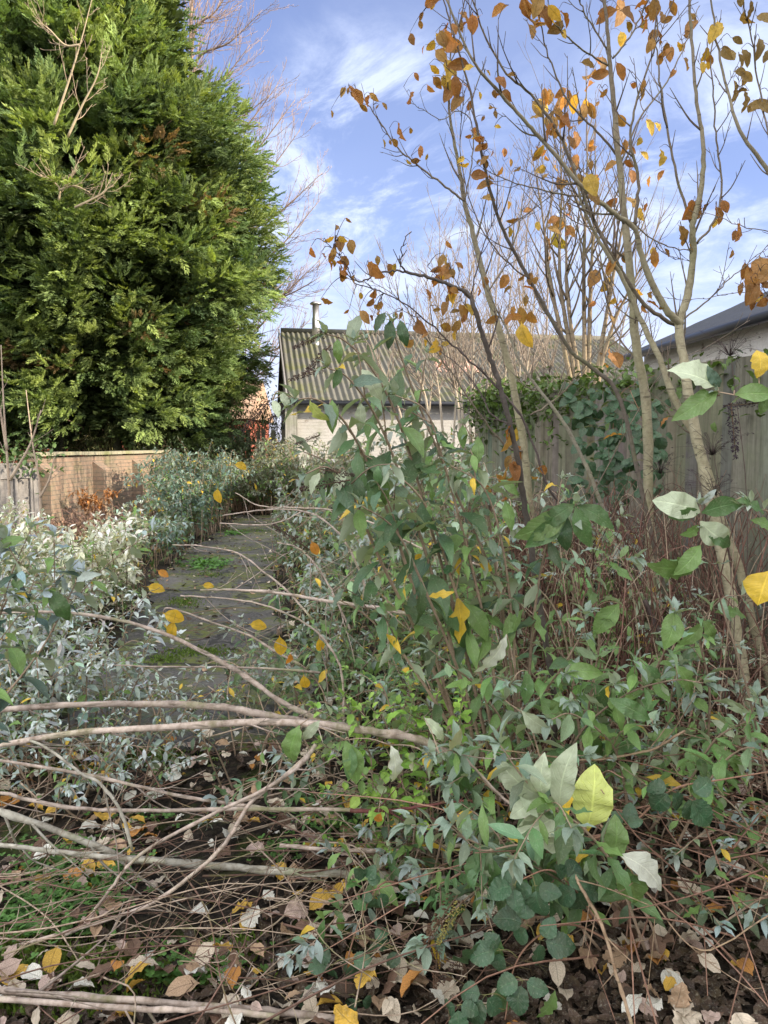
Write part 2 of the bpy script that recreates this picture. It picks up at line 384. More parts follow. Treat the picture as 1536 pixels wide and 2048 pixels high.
sv = t.n('ShaderNodeSeparateXYZ', {0: oc})
jn = t.math('ADD', sv.outputs[1], t.math('MULTIPLY', t.noise(oc, 1.5, 3), .5))
jm = t.math('MAXIMUM', t.ramp(t.math('PINGPONG', jn, 1.35), .045, .015), t.ramp(t.n('ShaderNodeTexVoronoi', {'Vector': t.n('ShaderNodeVectorMath', {0: oc, 1: t.vm('SCALE', t.n('ShaderNodeTexNoise', {'Vector': oc, 'Scale': 5.0}).outputs['Color']).outputs[0]}, operation='ADD').outputs[0], 'Scale': .8}, feature='DISTANCE_TO_EDGE').outputs[0], .02, .006))
for nd in t.t.nodes:
    if nd.type == 'VECT_MATH' and nd.operation == 'SCALE': nd.inputs['Scale'].default_value = .35
c = t.mix(t.math('MULTIPLY', jm, .85), c, (.02, .018, .014))
bp = t.n('ShaderNodeBump', {'Height': t.math('SUBTRACT', f1, jm), 'Strength': .8, 'Distance': .012}).outputs[0]
t.n('ShaderNodeOutputMaterial', {0: t.n('ShaderNodeBsdfPrincipled', {'Base Color': c, 'Roughness': t.ramp(f2, .3, .7, .55, .9), 'Normal': bp}).outputs[0]})
mb = MB(); ys = np.arange(3.4, 16.4, .08); l, r = path_edges(ys); rr = np.random.default_rng(3)
l = l+np.convolve(rr.normal(0, .09, len(ys)), np.ones(5)/3, 'same')+.05; r = r+np.convolve(rr.normal(0, .09, len(ys)), np.ones(5)/3, 'same')-.02
V = []
for k in range(9): V.append(np.stack([l+(r-l)*k/8, ys, .006+.006*np.sin(ys*1.3+k)*0+np.zeros(len(ys))], 1))
V = np.stack(V, 1); n = len(ys); i = np.arange(n-1)[:, None]*9+np.arange(8)[None]
mb.add(V.reshape(-1, 3), np.stack([i, i+1, i+10, i+9], -1).reshape(-1, 4), (.1, .1, .1), V.reshape(-1, 3)[:, :2])
o = mb.build('path', a__, loc=(0, 0, 0)); o['kind'] = 'structure'

# ------------------------------------------------------------------ wall, fences and building materials
def brick_mat(name, c1, c2, mort, white=0.0, course=.075, brick=.225, green=.35, paint=None, sq=.5):
    m_, t = mat(name)
    uv = t.n('ShaderNodeAttribute', attribute_name='luv').outputs['Vector']
    oc = t.n('ShaderNodeTexCoord').outputs['Object']
    wv = t.vm('ADD', uv, t.vm('SCALE', t.n('ShaderNodeTexNoise', {'Vector': oc, 'Scale': 6.0, 'Detail': 2.0}).outputs['Color']).outputs[0]).outputs[0]
    for nd in t.t.nodes:
        if nd.type == 'VECT_MATH' and nd.operation == 'SCALE': nd.inputs['Scale'].default_value = .012
    bt = t.n('ShaderNodeTexBrick', {'Vector': wv, 'Color1': (*c1, 1), 'Color2': (*c2, 1), 'Mortar': (*mort, 1), 'Scale': 1.0, 'Mortar Size': .006, 'Mortar Smooth': .3, 'Bias': -.1, 'Brick Width': brick, 'Row Height': course})
    n_a, n_b, n_c = t.noise(oc, 1.6, 6, .65), t.noise(oc, 40, 5, .7), t.noise(oc, 5, 6, .7)
    c = bt.outputs['Color']
    if paint is not None:
        pm = t.math('SUBTRACT', 1.0, t.ramp(t.math('ADD', t.math('MULTIPLY', n_c, .6), t.math('MULTIPLY', n_a, .4)), .57, .64))
        c = t.mix(pm, t.mix(.5, c, (.12, .10, .09)), t.mix(t.ramp(n_a, .3, .7, 0, .5), paint, tuple(x*.78 for x in paint)))
    c = t.mix(t.ramp(n_b, .4, .75, 0, .35), c, t.mix(1.0, c, (.5, .47, .42), 'MULTIPLY'))
    c = t.mix(t.ramp(n_a, .5, .68, 0, green), c, (.17, .18, .07))
    c = t.mix(t.ramp(n_c, .55, .75, 0, .35), c, (.09, .08, .07))
    h = t.math('ADD', t.math('MULTIPLY', bt.outputs['Fac'], -1.0), t.math('MULTIPLY', n_b, .6))
    bp = t.n('ShaderNodeBump', {'Height': h, 'Strength': .7, 'Distance': .012}).outputs[0]
    t.n('ShaderNodeOutputMaterial', {0: t.n('ShaderNodeBsdfPrincipled', {'Base Color': c, 'Roughness': .88, 'Normal': bp, 'Specular IOR Level': .25}).outputs[0]})
    return m_
M['brick'] = brick_mat('old_brick', (.27, .19, .14), (.22, .175, .13), (.17, .155, .125))
M['redbrick'] = brick_mat('red_brick', (.40, .11, .07), (.33, .09, .06), (.34, .2, .14), green=0)
M['painted'] = brick_mat('painted_brick', (.5, .42, .38), (.42, .36, .3), (.3, .28, .26), paint=(.45, .435, .415), green=.25)
M['painted_white'] = brick_mat('peeling_white_brick', (.5, .42, .38), (.42, .36, .3), (.5, .48, .46), paint=(.86, .85, .84), green=.05)
def plain_mat(name, base, var=.4, sc=12, rough=.8, metal=0.0, green=0.0, streak=0.0, gcol=(.15, .17, .05), useattr=False, bump=.4):
    m_, t = mat(name)
    oc = t.n('ShaderNodeTexCoord').outputs['Object']
    b0 = t.n('ShaderNodeAttribute', attribute_name='Col').outputs['Color'] if useattr else tuple(base)
    n_a, n_b = t.noise(oc, sc, 6, .65), t.noise(oc, 1.7, 6, .7)
    dk = t.mix(1.0, b0, (.45, .43, .4), 'MULTIPLY') if useattr else tuple(x*.45 for x in base)
    c = t.mix(t.ramp(n_a, .3, .75, 0, var), b0, dk)
    if streak:
        s = t.n('ShaderNodeSeparateXYZ', {0: oc})
        st = t.noise(t.n('ShaderNodeCombineXYZ', {0: t.math('MULTIPLY', s.outputs[0], 34), 1: t.math('MULTIPLY', s.outputs[1], 34), 2: t.math('MULTIPLY', s.outputs[2], 1.6)}).outputs[0], 1, 6, .7)
        c = t.mix(t.ramp(st, .42, .66, 0, streak), c, dk)
        c = t.mix(t.ramp(st, .36, .24, 0, streak*.6), c, t.mix(1.0, c, (1.55, 1.55, 1.6), 'MULTIPLY'))
    if green: c = t.mix(t.ramp(n_b, .46, .66, 0, green), c, gcol)
    bp = t.n('ShaderNodeBump', {'Height': n_a, 'Strength': bump, 'Distance': .006}).outputs[0]
    t.n('ShaderNodeOutputMaterial', {0: t.n('ShaderNodeBsdfPrincipled', {'Base Color': c, 'Roughness': rough, 'Metallic': metal, 'Normal': bp}).outputs[0]})
    return m_
M['coping'] = plain_mat('mossy_coping', (.30, .28, .20), .5, 20, .9, green=.7)
M['fence'] = plain_mat('weathered_board', (.3, .28, .24), .6, 14, .85, green=.5, streak=.9, gcol=(.17, .19, .11), useattr=True)
M['greywood'] = plain_mat('grey_wood', (.25, .235, .225), .4, 25, .85, streak=.5)
M['asbestos'] = plain_mat('corrugated_cement', (.125, .12, .10), .6, 10, .92, green=.95, gcol=(.10, .105, .035))
M['darkroof'] = plain_mat('dark_corrugated', (.055, .060, .075), .4, 8, .75, green=.15, gcol=(.1, .11, .1))
M['steel'] = plain_mat('stainless_flue', (.62, .60, .58), .3, 6, .35, metal=.9)
M['gutter'] = plain_mat('black_gutter', (.022, .024, .03), .3, 6, .45)
M['tile'] = plain_mat('clay_tile', (.40, .26, .17), .4, 5, .85)
M['upvc'] = plain_mat('white_frame', (.8, .8, .78), .1, 4, .5)
M['glass'] = plain_mat('window_glass', (.05, .06, .07), .1, 4, .08)

# brick garden wall, running away on the left
A, B = at(55, 912, 12.5), at(330, 908, 18.7)
A[2] = B[2] = 1.31
u = norm(np.array([B[0]-A[0], B[1]-A[1], 0])); nrm = np.array([u[1], -u[0], 0]); Lw = np.linalg.norm((B-A)[:2])
wall = thing('garden_wall', 'old orange brick garden wall with stone coping and buttresses below the tall conifers', 'brick wall', (A[0], A[1], 0))
mb = MB(); ctr = (A+B)/2; ctr[2] = .62; box(mb, ctr, u*Lw/2, -nrm*.11, (0, 0, .66), (.4, .3, .2)); mb.build('brickwork', M['brick'], wall, smooth=False)
mb = MB(); k0 = 0
for k in range(11):
    cc = A+u*(k+.5)*Lw/11; cc[2] = 1.31+.03+R.normal(0, .004); box(mb, cc, u*(Lw/22-.006), -nrm*.15, (0, 0, .03), (.3, .3, .2))
mb.build('coping', M['coping'], wall, smooth=False)
for px, Y in ((60, 12.75), (178, 14.75), (266, 16.6)):
    cc = at(px, 950, Y); d = np.dot(cc-A, u); P0 = A+u*d+nrm*.22; P0[2] = 0
    mb = MB(); box(mb, P0+np.array([0, 0, .5]), u*.17, -nrm*.11, (0, 0, .52), (.4, .3, .2))
    top = P0+np.array([0, 0, 1.02])
    a1, a2 = u*.17, nrm*.11
    V = [top-a1+a2, top+a1+a2, top+a1-a2+np.array([0, 0, .17]), top-a1-a2+np.array([0, 0, .17])]
    poly(mb, V, (.3, .28, .25)); poly(mb, [V[0], V[3], top-a1-a2], (.4, .3, .2), [(0, 0), (.2, .2), (.2, 0)]); poly(mb, [V[1], top+a1-a2, V[2]], (.4, .3, .2), [(0, 0), (.2, 0), (.2, .2)])
    mb.build('buttress', M['brick'], wall, smooth=False)
# low grey fence panel at the far left
pf = at(-70, 990, 11.2); pg = at(62, 990, 12.1)
fp = thing('fence_panel', 'low grey lap board fence panel with a framed lower half at the left edge', 'fence panel', (pf[0], pf[1], 0))
du = norm(np.array([pg[0]-pf[0], pg[1]-pf[1], 0])); dn = np.array([du[1], -du[0], 0]); Lp = np.linalg.norm((pg-pf)[:2])
mb = MB()
for k in range(9):
    cc = pf+du*Lp/2; cc[2] = .12+k*.125; box(mb, cc+dn*.0, du*(Lp/2-.03), -dn*.009+np.array([0, 0, .003]), np.array([0, 0, .072])+dn*.006, (.40, .38, .37))
mb.build('lap_board', M['greywood'], fp, smooth=False)
mb = MB(); cc = pf+du*Lp/2+dn*.02; cc[2] = 1.10; box(mb, cc, du*Lp/2, -dn*.02, (0, 0, .12), (.4, .4, .4)); mb.build('top_rail', M['greywood'], fp, smooth=False)
for s in (.02, .48, .74, .985):
    mb = MB(); cc = pf+du*Lp*s+dn*.035; cc[2] = .48; box(mb, cc, du*.02, -dn*.016, (0, 0, .5), (.4, .4, .4)); mb.build('batten', M['greywood'], fp, smooth=False)
mb = MB(); cc = pg+du*.06; cc[2] = .55; box(mb, cc, du*.045, -dn*.05, (0, 0, .58), (.4, .4, .4)); mb.build('post', M['greywood'], fp, smooth=False)

# tall close-boarded fence on the right
F0, F1 = np.array([3.05, 1.95]), np.array([.96, 8.0]); fu = norm(np.r_[F1-F0, 0]); fn = np.array([-fu[1], fu[0], 0]); FL = np.linalg.norm(F1-F0)
tf = thing('timber_fence', 'tall weathered grey green close boarded timber fence along the right side', 'fence', (F0[0], F0[1], 0))
def fence_x(y): return F0[0]+(F1[0]-F0[0])*(y-F0[1])/(F1[1]-F0[1])
mb = MB(); s = 0; rr = np.random.default_rng(8)
while s < FL:
    wd = rr.uniform(.09, .115); b = rr.uniform(.75, 1.2); c = np.array([.185, .170, .132])*b+rr.normal(0, .012, 3)
    bay = int(s/1.85); top = 1.965+.03*math.sin(bay*2.1)+rr.normal(0, .006)
    cc = np.r_[F0, 0]+fu*(s+wd/2)+fn*.003*(int(s*10) % 2)
    ti = rr.normal(0, .004)
    box(mb, cc+np.array([0, 0, top/2+.03]), fu*wd/2*1.07+fn*.007, -fn*.007, np.array([0, 0, top/2])+fu*ti, np.clip(c, .05, 1)); s += wd
mb.build('board_panel', M['fence'], tf, smooth=False)
for bay in range(6):
    mb = MB(); cc = np.r_[F0, 0]+fu*min(bay*1.5+.1, FL)-fn*.07; cc[2] = 1.0; box(mb, cc, fu*.05, -fn*.05, (0, 0, 1.03), (.33, .3, .26)); mb.build('post', M['fence'], tf, smooth=False)
for z in (.35, 1.1, 1.85):
    mb = MB(); cc = np.r_[F0, 0]+fu*FL/2-fn*.035; cc[2] = z; box(mb, cc, fu*FL/2, -fn*.02, (0, 0, .04), (.3, .28, .25)); mb.build('rail', M['fence'], tf, smooth=False)

# ------------------------------------------------------------------ far shed with corrugated roof
def corrugated(mb, P0, along, down, L, S, pitch=.146, amp=.023, thick=.008, rows=10, col=(.3, .3, .28), wob=.006):
    up = norm(np.cross(along, down)); up = up*(1 if up[2] > 0 else -1)
    n = int(L/pitch*8); x = np.linspace(0, L, n+1); y = np.linspace(0, S, rows+1)
    X, Y = np.meshgrid(x, y); step = np.floor(Y/(S/3+1e-6))*.012
    Z = amp*np.sin(X/pitch*2*math.pi)-step+wob*np.sin(X*1.3)*np.sin(Y*1.1)
    V = P0+along*X[..., None]+down*Y[..., None]+up*Z[..., None]
    i = np.arange(rows)[:, None]*(n+1)+np.arange(n)[None]; Q = np.stack([i, i+1, i+n+2, i+n+1], -1).reshape(-1, 4)
    U = np.stack([X, Y], -1).reshape(-1, 2)
    mb.add(V.reshape(-1, 3), Q, col, U); mb.add((V-up*thick).reshape(-1, 3), Q[:, ::-1], col, U)
    e = V[-1]; e2 = e-up*thick; k = np.arange(n)
    mb.add(np.vstack([e, e2]), np.stack([k, k+1, k+n+2, k+n+1], 1), col)
E0 = at(578, 797, 18.0); th = math.atan2(.17, 1.0)
al = np.array([math.cos(th), math.sin(th), 0]); bk = np.array([-math.sin(th), math.cos(th), 0])
LS = 10.3; run = 4.7; EZ = E0[2]; RZ = EZ+run*.46
shed = thing('brick_shed', 'white painted brick shed with mossy corrugated roof at the far end of the path', 'shed', (E0[0], E0[1], 0))
mb = MB(); wd = run*2
c0 = np.r_[E0[:2], 0]+bk*.25+al*.15
def wallq(a, b, z0, z1, mbx): poly(mbx, [np.r_[a[:2], z0], np.r_[b[:2], z0], np.r_[b[:2], z1], np.r_[a[:2], z1]], (.6, .6, .6))
cA, cB, cC, cD = c0, c0+al*(LS-.3), c0+al*(LS-.3)+bk*(wd-.5), c0+bk*(wd-.5)
for a, b in ((cA, cB), (cB, cC), (cC, cD), (cD, cA)): wallq(a, b, 0, EZ-.02+.1, mb)
for a, b in ((cD, cA), (cB, cC)):
    mid = (a+b)/2; poly(mb, [np.r_[a[:2], EZ+.08], np.r_[b[:2], EZ+.08], np.r_[mid[:2], RZ-.02]], (.6, .6, .6))
mb.build('wall', M['painted'], shed, smooth=False)
dn1 = norm(-bk*run+np.array([0, 0, EZ-RZ])); dn2 = norm(bk*run+np.array([0, 0, EZ-RZ])); SL = math.hypot(run, RZ-EZ)
ridge0 = np.r_[E0[:2], 0]+bk*run; ridge0[2] = RZ
mb = MB(); corrugated(mb, ridge0+np.array([0, 0, .03]), al, dn1, LS, SL+.12); corrugated(mb, ridge0+np.array([0, 0, .03]), al, dn2, LS, SL+.12)
rf = mb.build('roof', M['asbestos'], shed)
mb = MB(); tube(mb, [ridge0+np.array([0, 0, .05]), ridge0+al*LS+np.array([0, 0, .05])], .09, 8, (.3, .3, .25)); mb.build('ridge_cap', M['asbestos'], rf)
mb = MB()
for q in (dn1,): box(mb, ridge0+q*SL/2-al*.05+np.array([0, 0, -.05]), al*.02, q*(SL/2+.1), np.cross(al, q)*.13, (.33, .33, .31))
mb.build('barge_board', M['greywood'], shed, smooth=False)
mb = MB(); pp = np.r_[E0[:2], 0]+bk*.12+al*.05; box(mb, pp+np.array([0, 0, EZ/2]), al*.14, bk*.08, (0, 0, EZ/2+.02), (.3, .29, .26)); mb.build('corner_board', M['fence'], shed, smooth=False)
mb = MB(); tube(mb, [np.r_[E0[:2], EZ-.10]-bk*.13+al*.1, np.r_[E0[:2], EZ-.10]-bk*.13+al*(LS+.1)], .06, 8, (.03, .03, .03)); mb.build('gutter', M['gutter'], shed)
fl = np.r_[E0[:2], 0]+bk*(run-.9)+al*.95; fz = RZ-.45
mb = MB(); tube(mb, [fl+np.array([0, 0, z]) for z in (fz, fz+.35, fz+.36, fz+.74, fz+.75, fz+1.12)], [.1, .1, .11, .11, .095, .095], 16, (.6, .6, .6)); f_ = mb.build('flue', M['steel'], shed)
mb = MB(); tube(mb, [fl+np.array([0, 0, z]) for z in (fz+1.12, fz+1.15, fz+1.19, fz+1.22)], [.16, .17, .12, .02], 16, (.3, .3, .3)); mb.build('cowl', M['steel'], f_)
mb = MB(); tube(mb, [fl+np.array([0, 0, z]) for z in (fz-.05, fz+.06)], [.2, .12], 16, (.6, .6, .6)); mb.build('flashing', M['steel'], f_)
# pinkish broken sheet patch on the roof
pq = ridge0+al*4.0+dn1*2.35; upn = np.cross(al, dn1); upn = upn*(1 if upn[2] > 0 else -1)
mb = MB(); corrugated(mb, pq+upn*.045, al, dn1, 1.15, .85, rows=3, wob=0); mb.build('roof_patch', plain_mat('pink_sheet', (.62, .36, .28), .4, 14, .9), rf)

# ------------------------------------------------------------------ long white building beyond the fence
H0, H1 = at(1570, 632, 9.2), at(1262, 709, 13.9); zE = 3.12
hu = norm(np.array([H1[0]-H0[0], H1[1]-H0[1], 0])); hn = np.array([hu[1], -hu[0], 0]); HL = np.linalg.norm((H1-H0)[:2])
st_ = np.r_[H0[:2], 0]-hu*2.4; HL += 2.4
wb = thing('white_building', 'long white painted brick outbuilding with dark corrugated roof behind the right fence', 'outbuilding', tuple(st_))
W2 = 3.0; rz = 4.42
mb = MB(); a, b = st_+hn*.2, st_+hu*(HL-.1)+hn*.2; c, d = b+hn*(2*W2-.4), a+hn*(2*W2-.4)
for p, q in ((a, b), (b, c), (c, d), (d, a)): wallq(q, p, 0, zE, mb)
for p, q in ((b, c), (d, a)): poly(mb, [np.r_[p[:2], zE], np.r_[q[:2], zE], np.r_[((p+q)/2)[:2], rz-.04]], (.6, .6, .6))
mb.build('wall', M['painted_white'], wb, smooth=False)
rg = st_+hn*W2; rg[2] = rz; d1 = norm(-hn*W2+np.array([0, 0, zE-rz])); d2 = norm(hn*W2+np.array([0, 0, zE-rz])); S2 = math.hypot(W2, rz-zE)
mb = MB(); corrugated(mb, rg+np.array([0, 0, .03]), hu, d1, HL, S2+.12, .146, .024); corrugated(mb, rg+np.array([0, 0, .03]), hu, d2, HL, S2+.12, .146, .024); rf = mb.build('roof', M['darkroof'], wb)
mb = MB(); tube(mb, [rg+np.array([0, 0, .05]), rg+hu*HL+np.array([0, 0, .05])], .08, 8, (.1, .1, .1)); mb.build('ridge_cap', M['asbestos'], rf)
mb = MB(); gq = st_-hn*.13; gq[2] = zE-.09; tube(mb, [gq, gq+hu*HL], .065, 8, (.03, .03, .03)); mb.build('gutter', M['gutter'], wb)

# unseen brick building added right of the camera to shade the near ground
shade_bld = thing('added_shade_building', 'plain brick block added right of the camera to shade the near ground, outside the view', 'building', (10, -6, 0))
mb = MB(); abox(mb, 6.6, -12, 0, 13, 3.1, 6.9); mb.build('wall', M['brick'], shade_bld, smooth=False)
mb = MB(); abox(mb, 6.4, -12.2, 6.903, 13.2, 3.3, 7.1); mb.build('roof', M['darkroof'], shade_bld, smooth=False)

# ------------------------------------------------------------------ house far behind the conifers
hs = thing('brick_house', 'red brick house with tan tiled roof and white windows glimpsed below the conifers', 'house', (-11, 36, 0))
mb = MB(); abox(mb, -18, 36, 0, -6.4, 43, 2.75); mb.build('wall', M['redbrick'], hs, smooth=False)
zr = 4.75; mb = MB(); V = np.array([(-18.4, 35.7, 2.7), (-6.15, 35.7, 2.7), (-6.15, 43.3, 2.7), (-18.4, 43.3, 2.7), (-18.4, 39.5, zr), (-6.15, 39.5, zr)])
mb.add(V, [[(0, 1, 5, 4), (2, 3, 4, 5)], [(0, 4, 3), (1, 2, 5)]], (.5, .3, .2)); mb.build('roof', M['tile'], hs, smooth=False)
for x in (-16.2, -13.4, -10.9, -8.4):
    mb = MB(); abox(mb, x-.55, 35.93, 1.35, x+.55, 35.99, 2.5); wn = mb.build('window', M['glass'], hs, smooth=False)
    mb = MB()
    for q in ((x-.6, 1.3, x+.6, 1.42), (x-.6, 2.42, x+.6, 2.55), (x-.6, 1.42, x-.5, 2.42), (x+.5, 1.42, x+.6, 2.42), (x-.04, 1.42, x+.04, 2.42)): abox(mb, q[0], 35.9, q[1], q[2], 35.925, q[3])
    ORG[wn.name] = ORG[hs.name]; mb.build('frame', M['upvc'], wn, smooth=False)
# low red roofed outhouse seen over the wall
sh = thing('red_outhouse', 'small outhouse with a bright red brick side seen between wall and far shrubs', 'outhouse', (-7.3, 25, 0))
q0, q1 = at(292, 905, 25), at(366, 874, 25)
mb = MB(); abox(mb, q0[0], 25, 0, q1[0], 27.2, q1[2]); mb.build('wall', M['redbrick'], sh, smooth=False)
mb = MB(); abox(mb, q0[0]-.15, 24.8, q1[2]+.003, q1[0]+.15, 27.4, q1[2]+.09); mb.build('roof', M['darkroof'], sh, smooth=False)
# grey boarded back fence beyond the wall end
bf = at(380, 870, 20.5)
ff = thing('back_fence', 'old dark slatted timber fence standing behind the far end of the brick wall', 'fence', (bf[0], bf[1], 0))
mb = MB()
for k in range(34):
    x = bf[0]-.35+k*.135
    if rr.random() < .12: continue
    box(mb, (x, 20.5+rr.normal(0, .01), .95+rr.normal(0, .03)), (.055, 0, 0), (0, .008, 0), (rr.normal(0, .01), 0, .95), np.array([.17, .155, .11])*rr.uniform(.6, 1.1))
mb.build('slat', M['fence'], ff, smooth=False)
for z in (.4, 1.5):
    mb = MB(); abox(mb, bf[0]-.4, 20.53, z, bf[0]+4.2, 20.58, z+.08, (.15, .14, .1)); mb.build('rail', M['fence'], ff, smooth=False)
for x in (0, 1.2, 3.0):
    mb = MB(); abox(mb, bf[0]-.35+x, 20.6, 0, bf[0]-.25+x, 20.7, 2.15, (.17, .17, .1)); mb.build('post', M['fence'], ff, smooth=False)
# ------------------------------------------------------------------ conifers
def conifer(name_loc, label, cx, cy, H, prof, z0, nclus, seed, lump=.55):
    global R
    r = np.random.default_rng(seed); R = np.random.default_rng(seed+100)
    th_ = thing('cypress_tree', label, 'conifer', (cx, cy, 0), 'tall cypress trees behind the brick wall')
    def rad(z): return np.interp(z, prof[0], prof[1])
    mb = MB()
    for k in range(3):
        a = k*2.1+r.random(); b = np.array([cx+math.cos(a)*.35, cy+math.sin(a)*.3, -.1])
        tube(mb, curve([b, b+[r.normal(0, .1), 0, 2.2], (cx+r.normal(0, .25), cy, H*.5), (cx, cy, H*.95)], 6), [.2, .16, .1, .03], 9, (.16, .115, .085), .06)
    tr = mb.build('trunk', M['trunk'], th_)
    mb = MB(); lb = MB()
    # clusters of feathery plumes over the outline, with gaps between
    Z = []; A = []; K = []
    while len(Z) < nclus:
        z = r.uniform(z0, H); 
        if r.random() > rad(z)/max(prof[1]): continue
        Z.append(z); A.append(r.uniform(0, 6.283)); K.append(r.random())
    Z, A, K = map(np.array, (Z, A, K)); rz_ = rad(Z)
    lumps = np.array([noise.noise(Vector((math.cos(a)*q*.55+seed, math.sin(a)*q*.55, z*.5))) for a, q, z in zip(A, rz_, Z)])
    rr_ = rz_*(1+lump*lumps*.75)*np.where(K < .72, r.uniform(.9, 1.04, nclus), r.uniform(.5, .85, nclus))
    C = np.stack([cx+np.cos(A)*rr_, cy+np.sin(A)*rr_, Z], 1)
    for i in range(nclus):
        out = np.array([math.cos(A[i]), math.sin(A[i]), 0]); n = r.integers(44, 62)
        droop = np.interp(Z[i], [z0, z0+2.5, H], [-.3, .15, .6])
        ax = norm(out+np.array([0, 0, droop+r.normal(0, .15)])); side = norm(np.cross(ax, [0, 0, 1])); 
        sz = r.uniform(.62, 1.12)
        tt = r.uniform(-.75, .55, n); ph = r.uniform(0, 6.283, n); ww = .36*np.sqrt(np.clip(1-((tt-.1)/.95)**2, .02, 1))*sz
        up_ = np.cross(side, ax)
        off = side*(np.cos(ph)*ww)[:, None]+up_*(np.sin(ph)*ww*.7)[:, None]
        P = C[i]+ax*(tt*sz)[:, None]+off
        d = ax*.9+norm(off)*.65+r.normal(0, .22, (n, 3))+np.array([0, 0, .12])
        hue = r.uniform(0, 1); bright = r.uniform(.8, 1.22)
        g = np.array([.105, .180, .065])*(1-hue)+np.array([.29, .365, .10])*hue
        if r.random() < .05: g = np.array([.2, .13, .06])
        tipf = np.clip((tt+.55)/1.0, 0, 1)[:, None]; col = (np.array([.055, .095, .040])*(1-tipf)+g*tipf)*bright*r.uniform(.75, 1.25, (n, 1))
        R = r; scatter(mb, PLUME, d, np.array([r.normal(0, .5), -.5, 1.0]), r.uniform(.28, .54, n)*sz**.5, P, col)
        if i % 5 == 0: tube(lb, curve([(cx+r.normal(0, .1), cy, max(Z[i]-rr_[i]*.35, .9)), C[i]-out*rr_[i]*.5+[0, 0, -.25], C[i]], 4), [.05, .03, .008], 5, (.14, .10, .075))
    # dark inner foliage
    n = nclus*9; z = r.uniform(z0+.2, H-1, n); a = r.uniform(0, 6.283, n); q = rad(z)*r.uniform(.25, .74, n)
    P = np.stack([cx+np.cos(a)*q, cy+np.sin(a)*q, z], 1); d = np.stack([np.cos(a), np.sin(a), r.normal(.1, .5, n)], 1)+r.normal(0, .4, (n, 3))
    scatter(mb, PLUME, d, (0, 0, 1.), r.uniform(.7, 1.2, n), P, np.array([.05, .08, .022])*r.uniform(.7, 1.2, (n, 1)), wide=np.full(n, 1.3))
    lb.build('limb', M['trunk'], th_); mb.build('crown', M['needle'], th_)
    return th_
PR = ([1.6, 2.2, 3.4, 5.0, 6.6, 8.5, 10.2, 12.5, 14.5, 16.5], [2.7, 2.95, 3.05, 3.55, 4.15, 3.5, 2.7, 1.75, 1.2, .3])
conifer(0, 'tall yellow green cypress with the sunlit crown leaning furthest right over the brick wall', -7.35, 20.5, 16.5, PR, 1.75, 900, 5)
PR2 = ([1.5, 2.2, 4, 7, 10, 13, 15.5], [2.6, 3.6, 4.2, 4.0, 3.4, 2.4, .5])
conifer(0, 'darker cypress at the left edge, shaded beside its brighter neighbour', -12.9, 19.6, 15.5, PR2, 1.7, 520, 9)
PR3 = ([2.0, 3, 5, 8, 11, 13.5], [1.2, 2.1, 2.6, 2.4, 1.6, .4])
conifer(0, 'narrower cypress set back behind the gap between the two big crowns', -10.3, 24.5, 15.0, ([2.0, 3, 5, 8, 11, 15], [2.2, 3.1, 3.4, 3.2, 2.4, .4]), 2.0, 260, 15)

# ------------------------------------------------------------------ trees, saplings
REG = []          # samples (px, py, Y, tree key) along sapling wood, used to hang leaves on
def twiglets(mb, P, r, rnd, n, L, col, up=.8, depth=1, reg=None, sides=3, start=.12, spread=.75, tips=None, rt=.0011):
    """side twigs along the polyline P, angled forward and curving upward"""
    if n <= 0: return
    P = np.asarray(P); tg = norm(np.gradient(P, axis=0)); m_ = len(P)
    for k in range(n):
        s = start+(1-start)*(k+rnd.random())/n; i = min(int(s*(m_-1)), m_-2)
        p = P[i]+(P[i+1]-P[i])*(s*(m_-1)-i); q = norm(rnd.normal(0, 1, 3)); q = norm(q-tg[i]*(q@tg[i]))
        l = L*rnd.uniform(.35, 1.1)*(1.15-.6*s); d0 = norm(tg[i]+q*spread*rnd.uniform(.7, 1.3)); d1 = norm(d0+np.array([0, 0, up*rnd.uniform(.5, 1.2)])+rnd.normal(0, .12, 3))
        C = curve([p, p+d0*l*.35+rnd.normal(0, .01*l, 3), p+d0*l*.45+d1*l*.3, p+d0*l*.5+d1*l*.6], 3)
        ri = float(np.interp(s, [0, 1], [r[0], r[-1]]))*.5; ri = min(max(ri, rt*1.2), .02*l+rt)
        tube(mb, C, np.linspace(ri, rt, len(C)), sides, np.array(col)*rnd.uniform(.8, 1.15))
        if reg is not None:
            for c in C[::3]: REG.append((*proj(c), c[1], reg))
        if tips is not None: tips.append((C[-1], norm(C[-1]-C[-2])))
        if depth > 1 and l > .12: twiglets(mb, C, [ri, rt], rnd, max(2, int(l*7)) if l < 1 else int(l*5), l*.45, col, up, depth-1, reg, 3, .2, spread, tips, rt)
def px_path(pts, n=6):
    """pts rows (px, py, Y) -> smoothed world polyline"""
    return curve([at(*p) for p in pts], n)
def buds(mb, P, rnd, every=.05, size=.006, col=(.2, .13, .09)):
    L = np.r_[0, np.cumsum(np.linalg.norm(np.diff(P, axis=0), axis=1))]; n = int(L[-1]/every)
    if n < 2: return
    s = np.linspace(.02, .99, n)*L[-1]; Q = np.stack([np.interp(s, L, P[:, k]) for k in range(3)], 1); tg = norm(np.gradient(Q, axis=0))
    sd = norm(np.cross(tg, rnd.normal(0, 1, (n, 3))))
    t_ = dict(V=np.array([(-.3, 0, 0), (.3, 0, 0), (0, 0, .3), (0, 0, -.3), (0, 1.6, 0)]), Q=np.zeros((0, 4), int), T=np.array([(0, 2, 4), (2, 1, 4), (1, 3, 4), (3, 0, 4)]), U=np.zeros((5, 2)))
    mb.inst(t_, frames(tg+sd*.8, sd, np.full(n, size)), Q+sd*.002, np.tile(np.array(col), (n, 1)))
TREES = {}
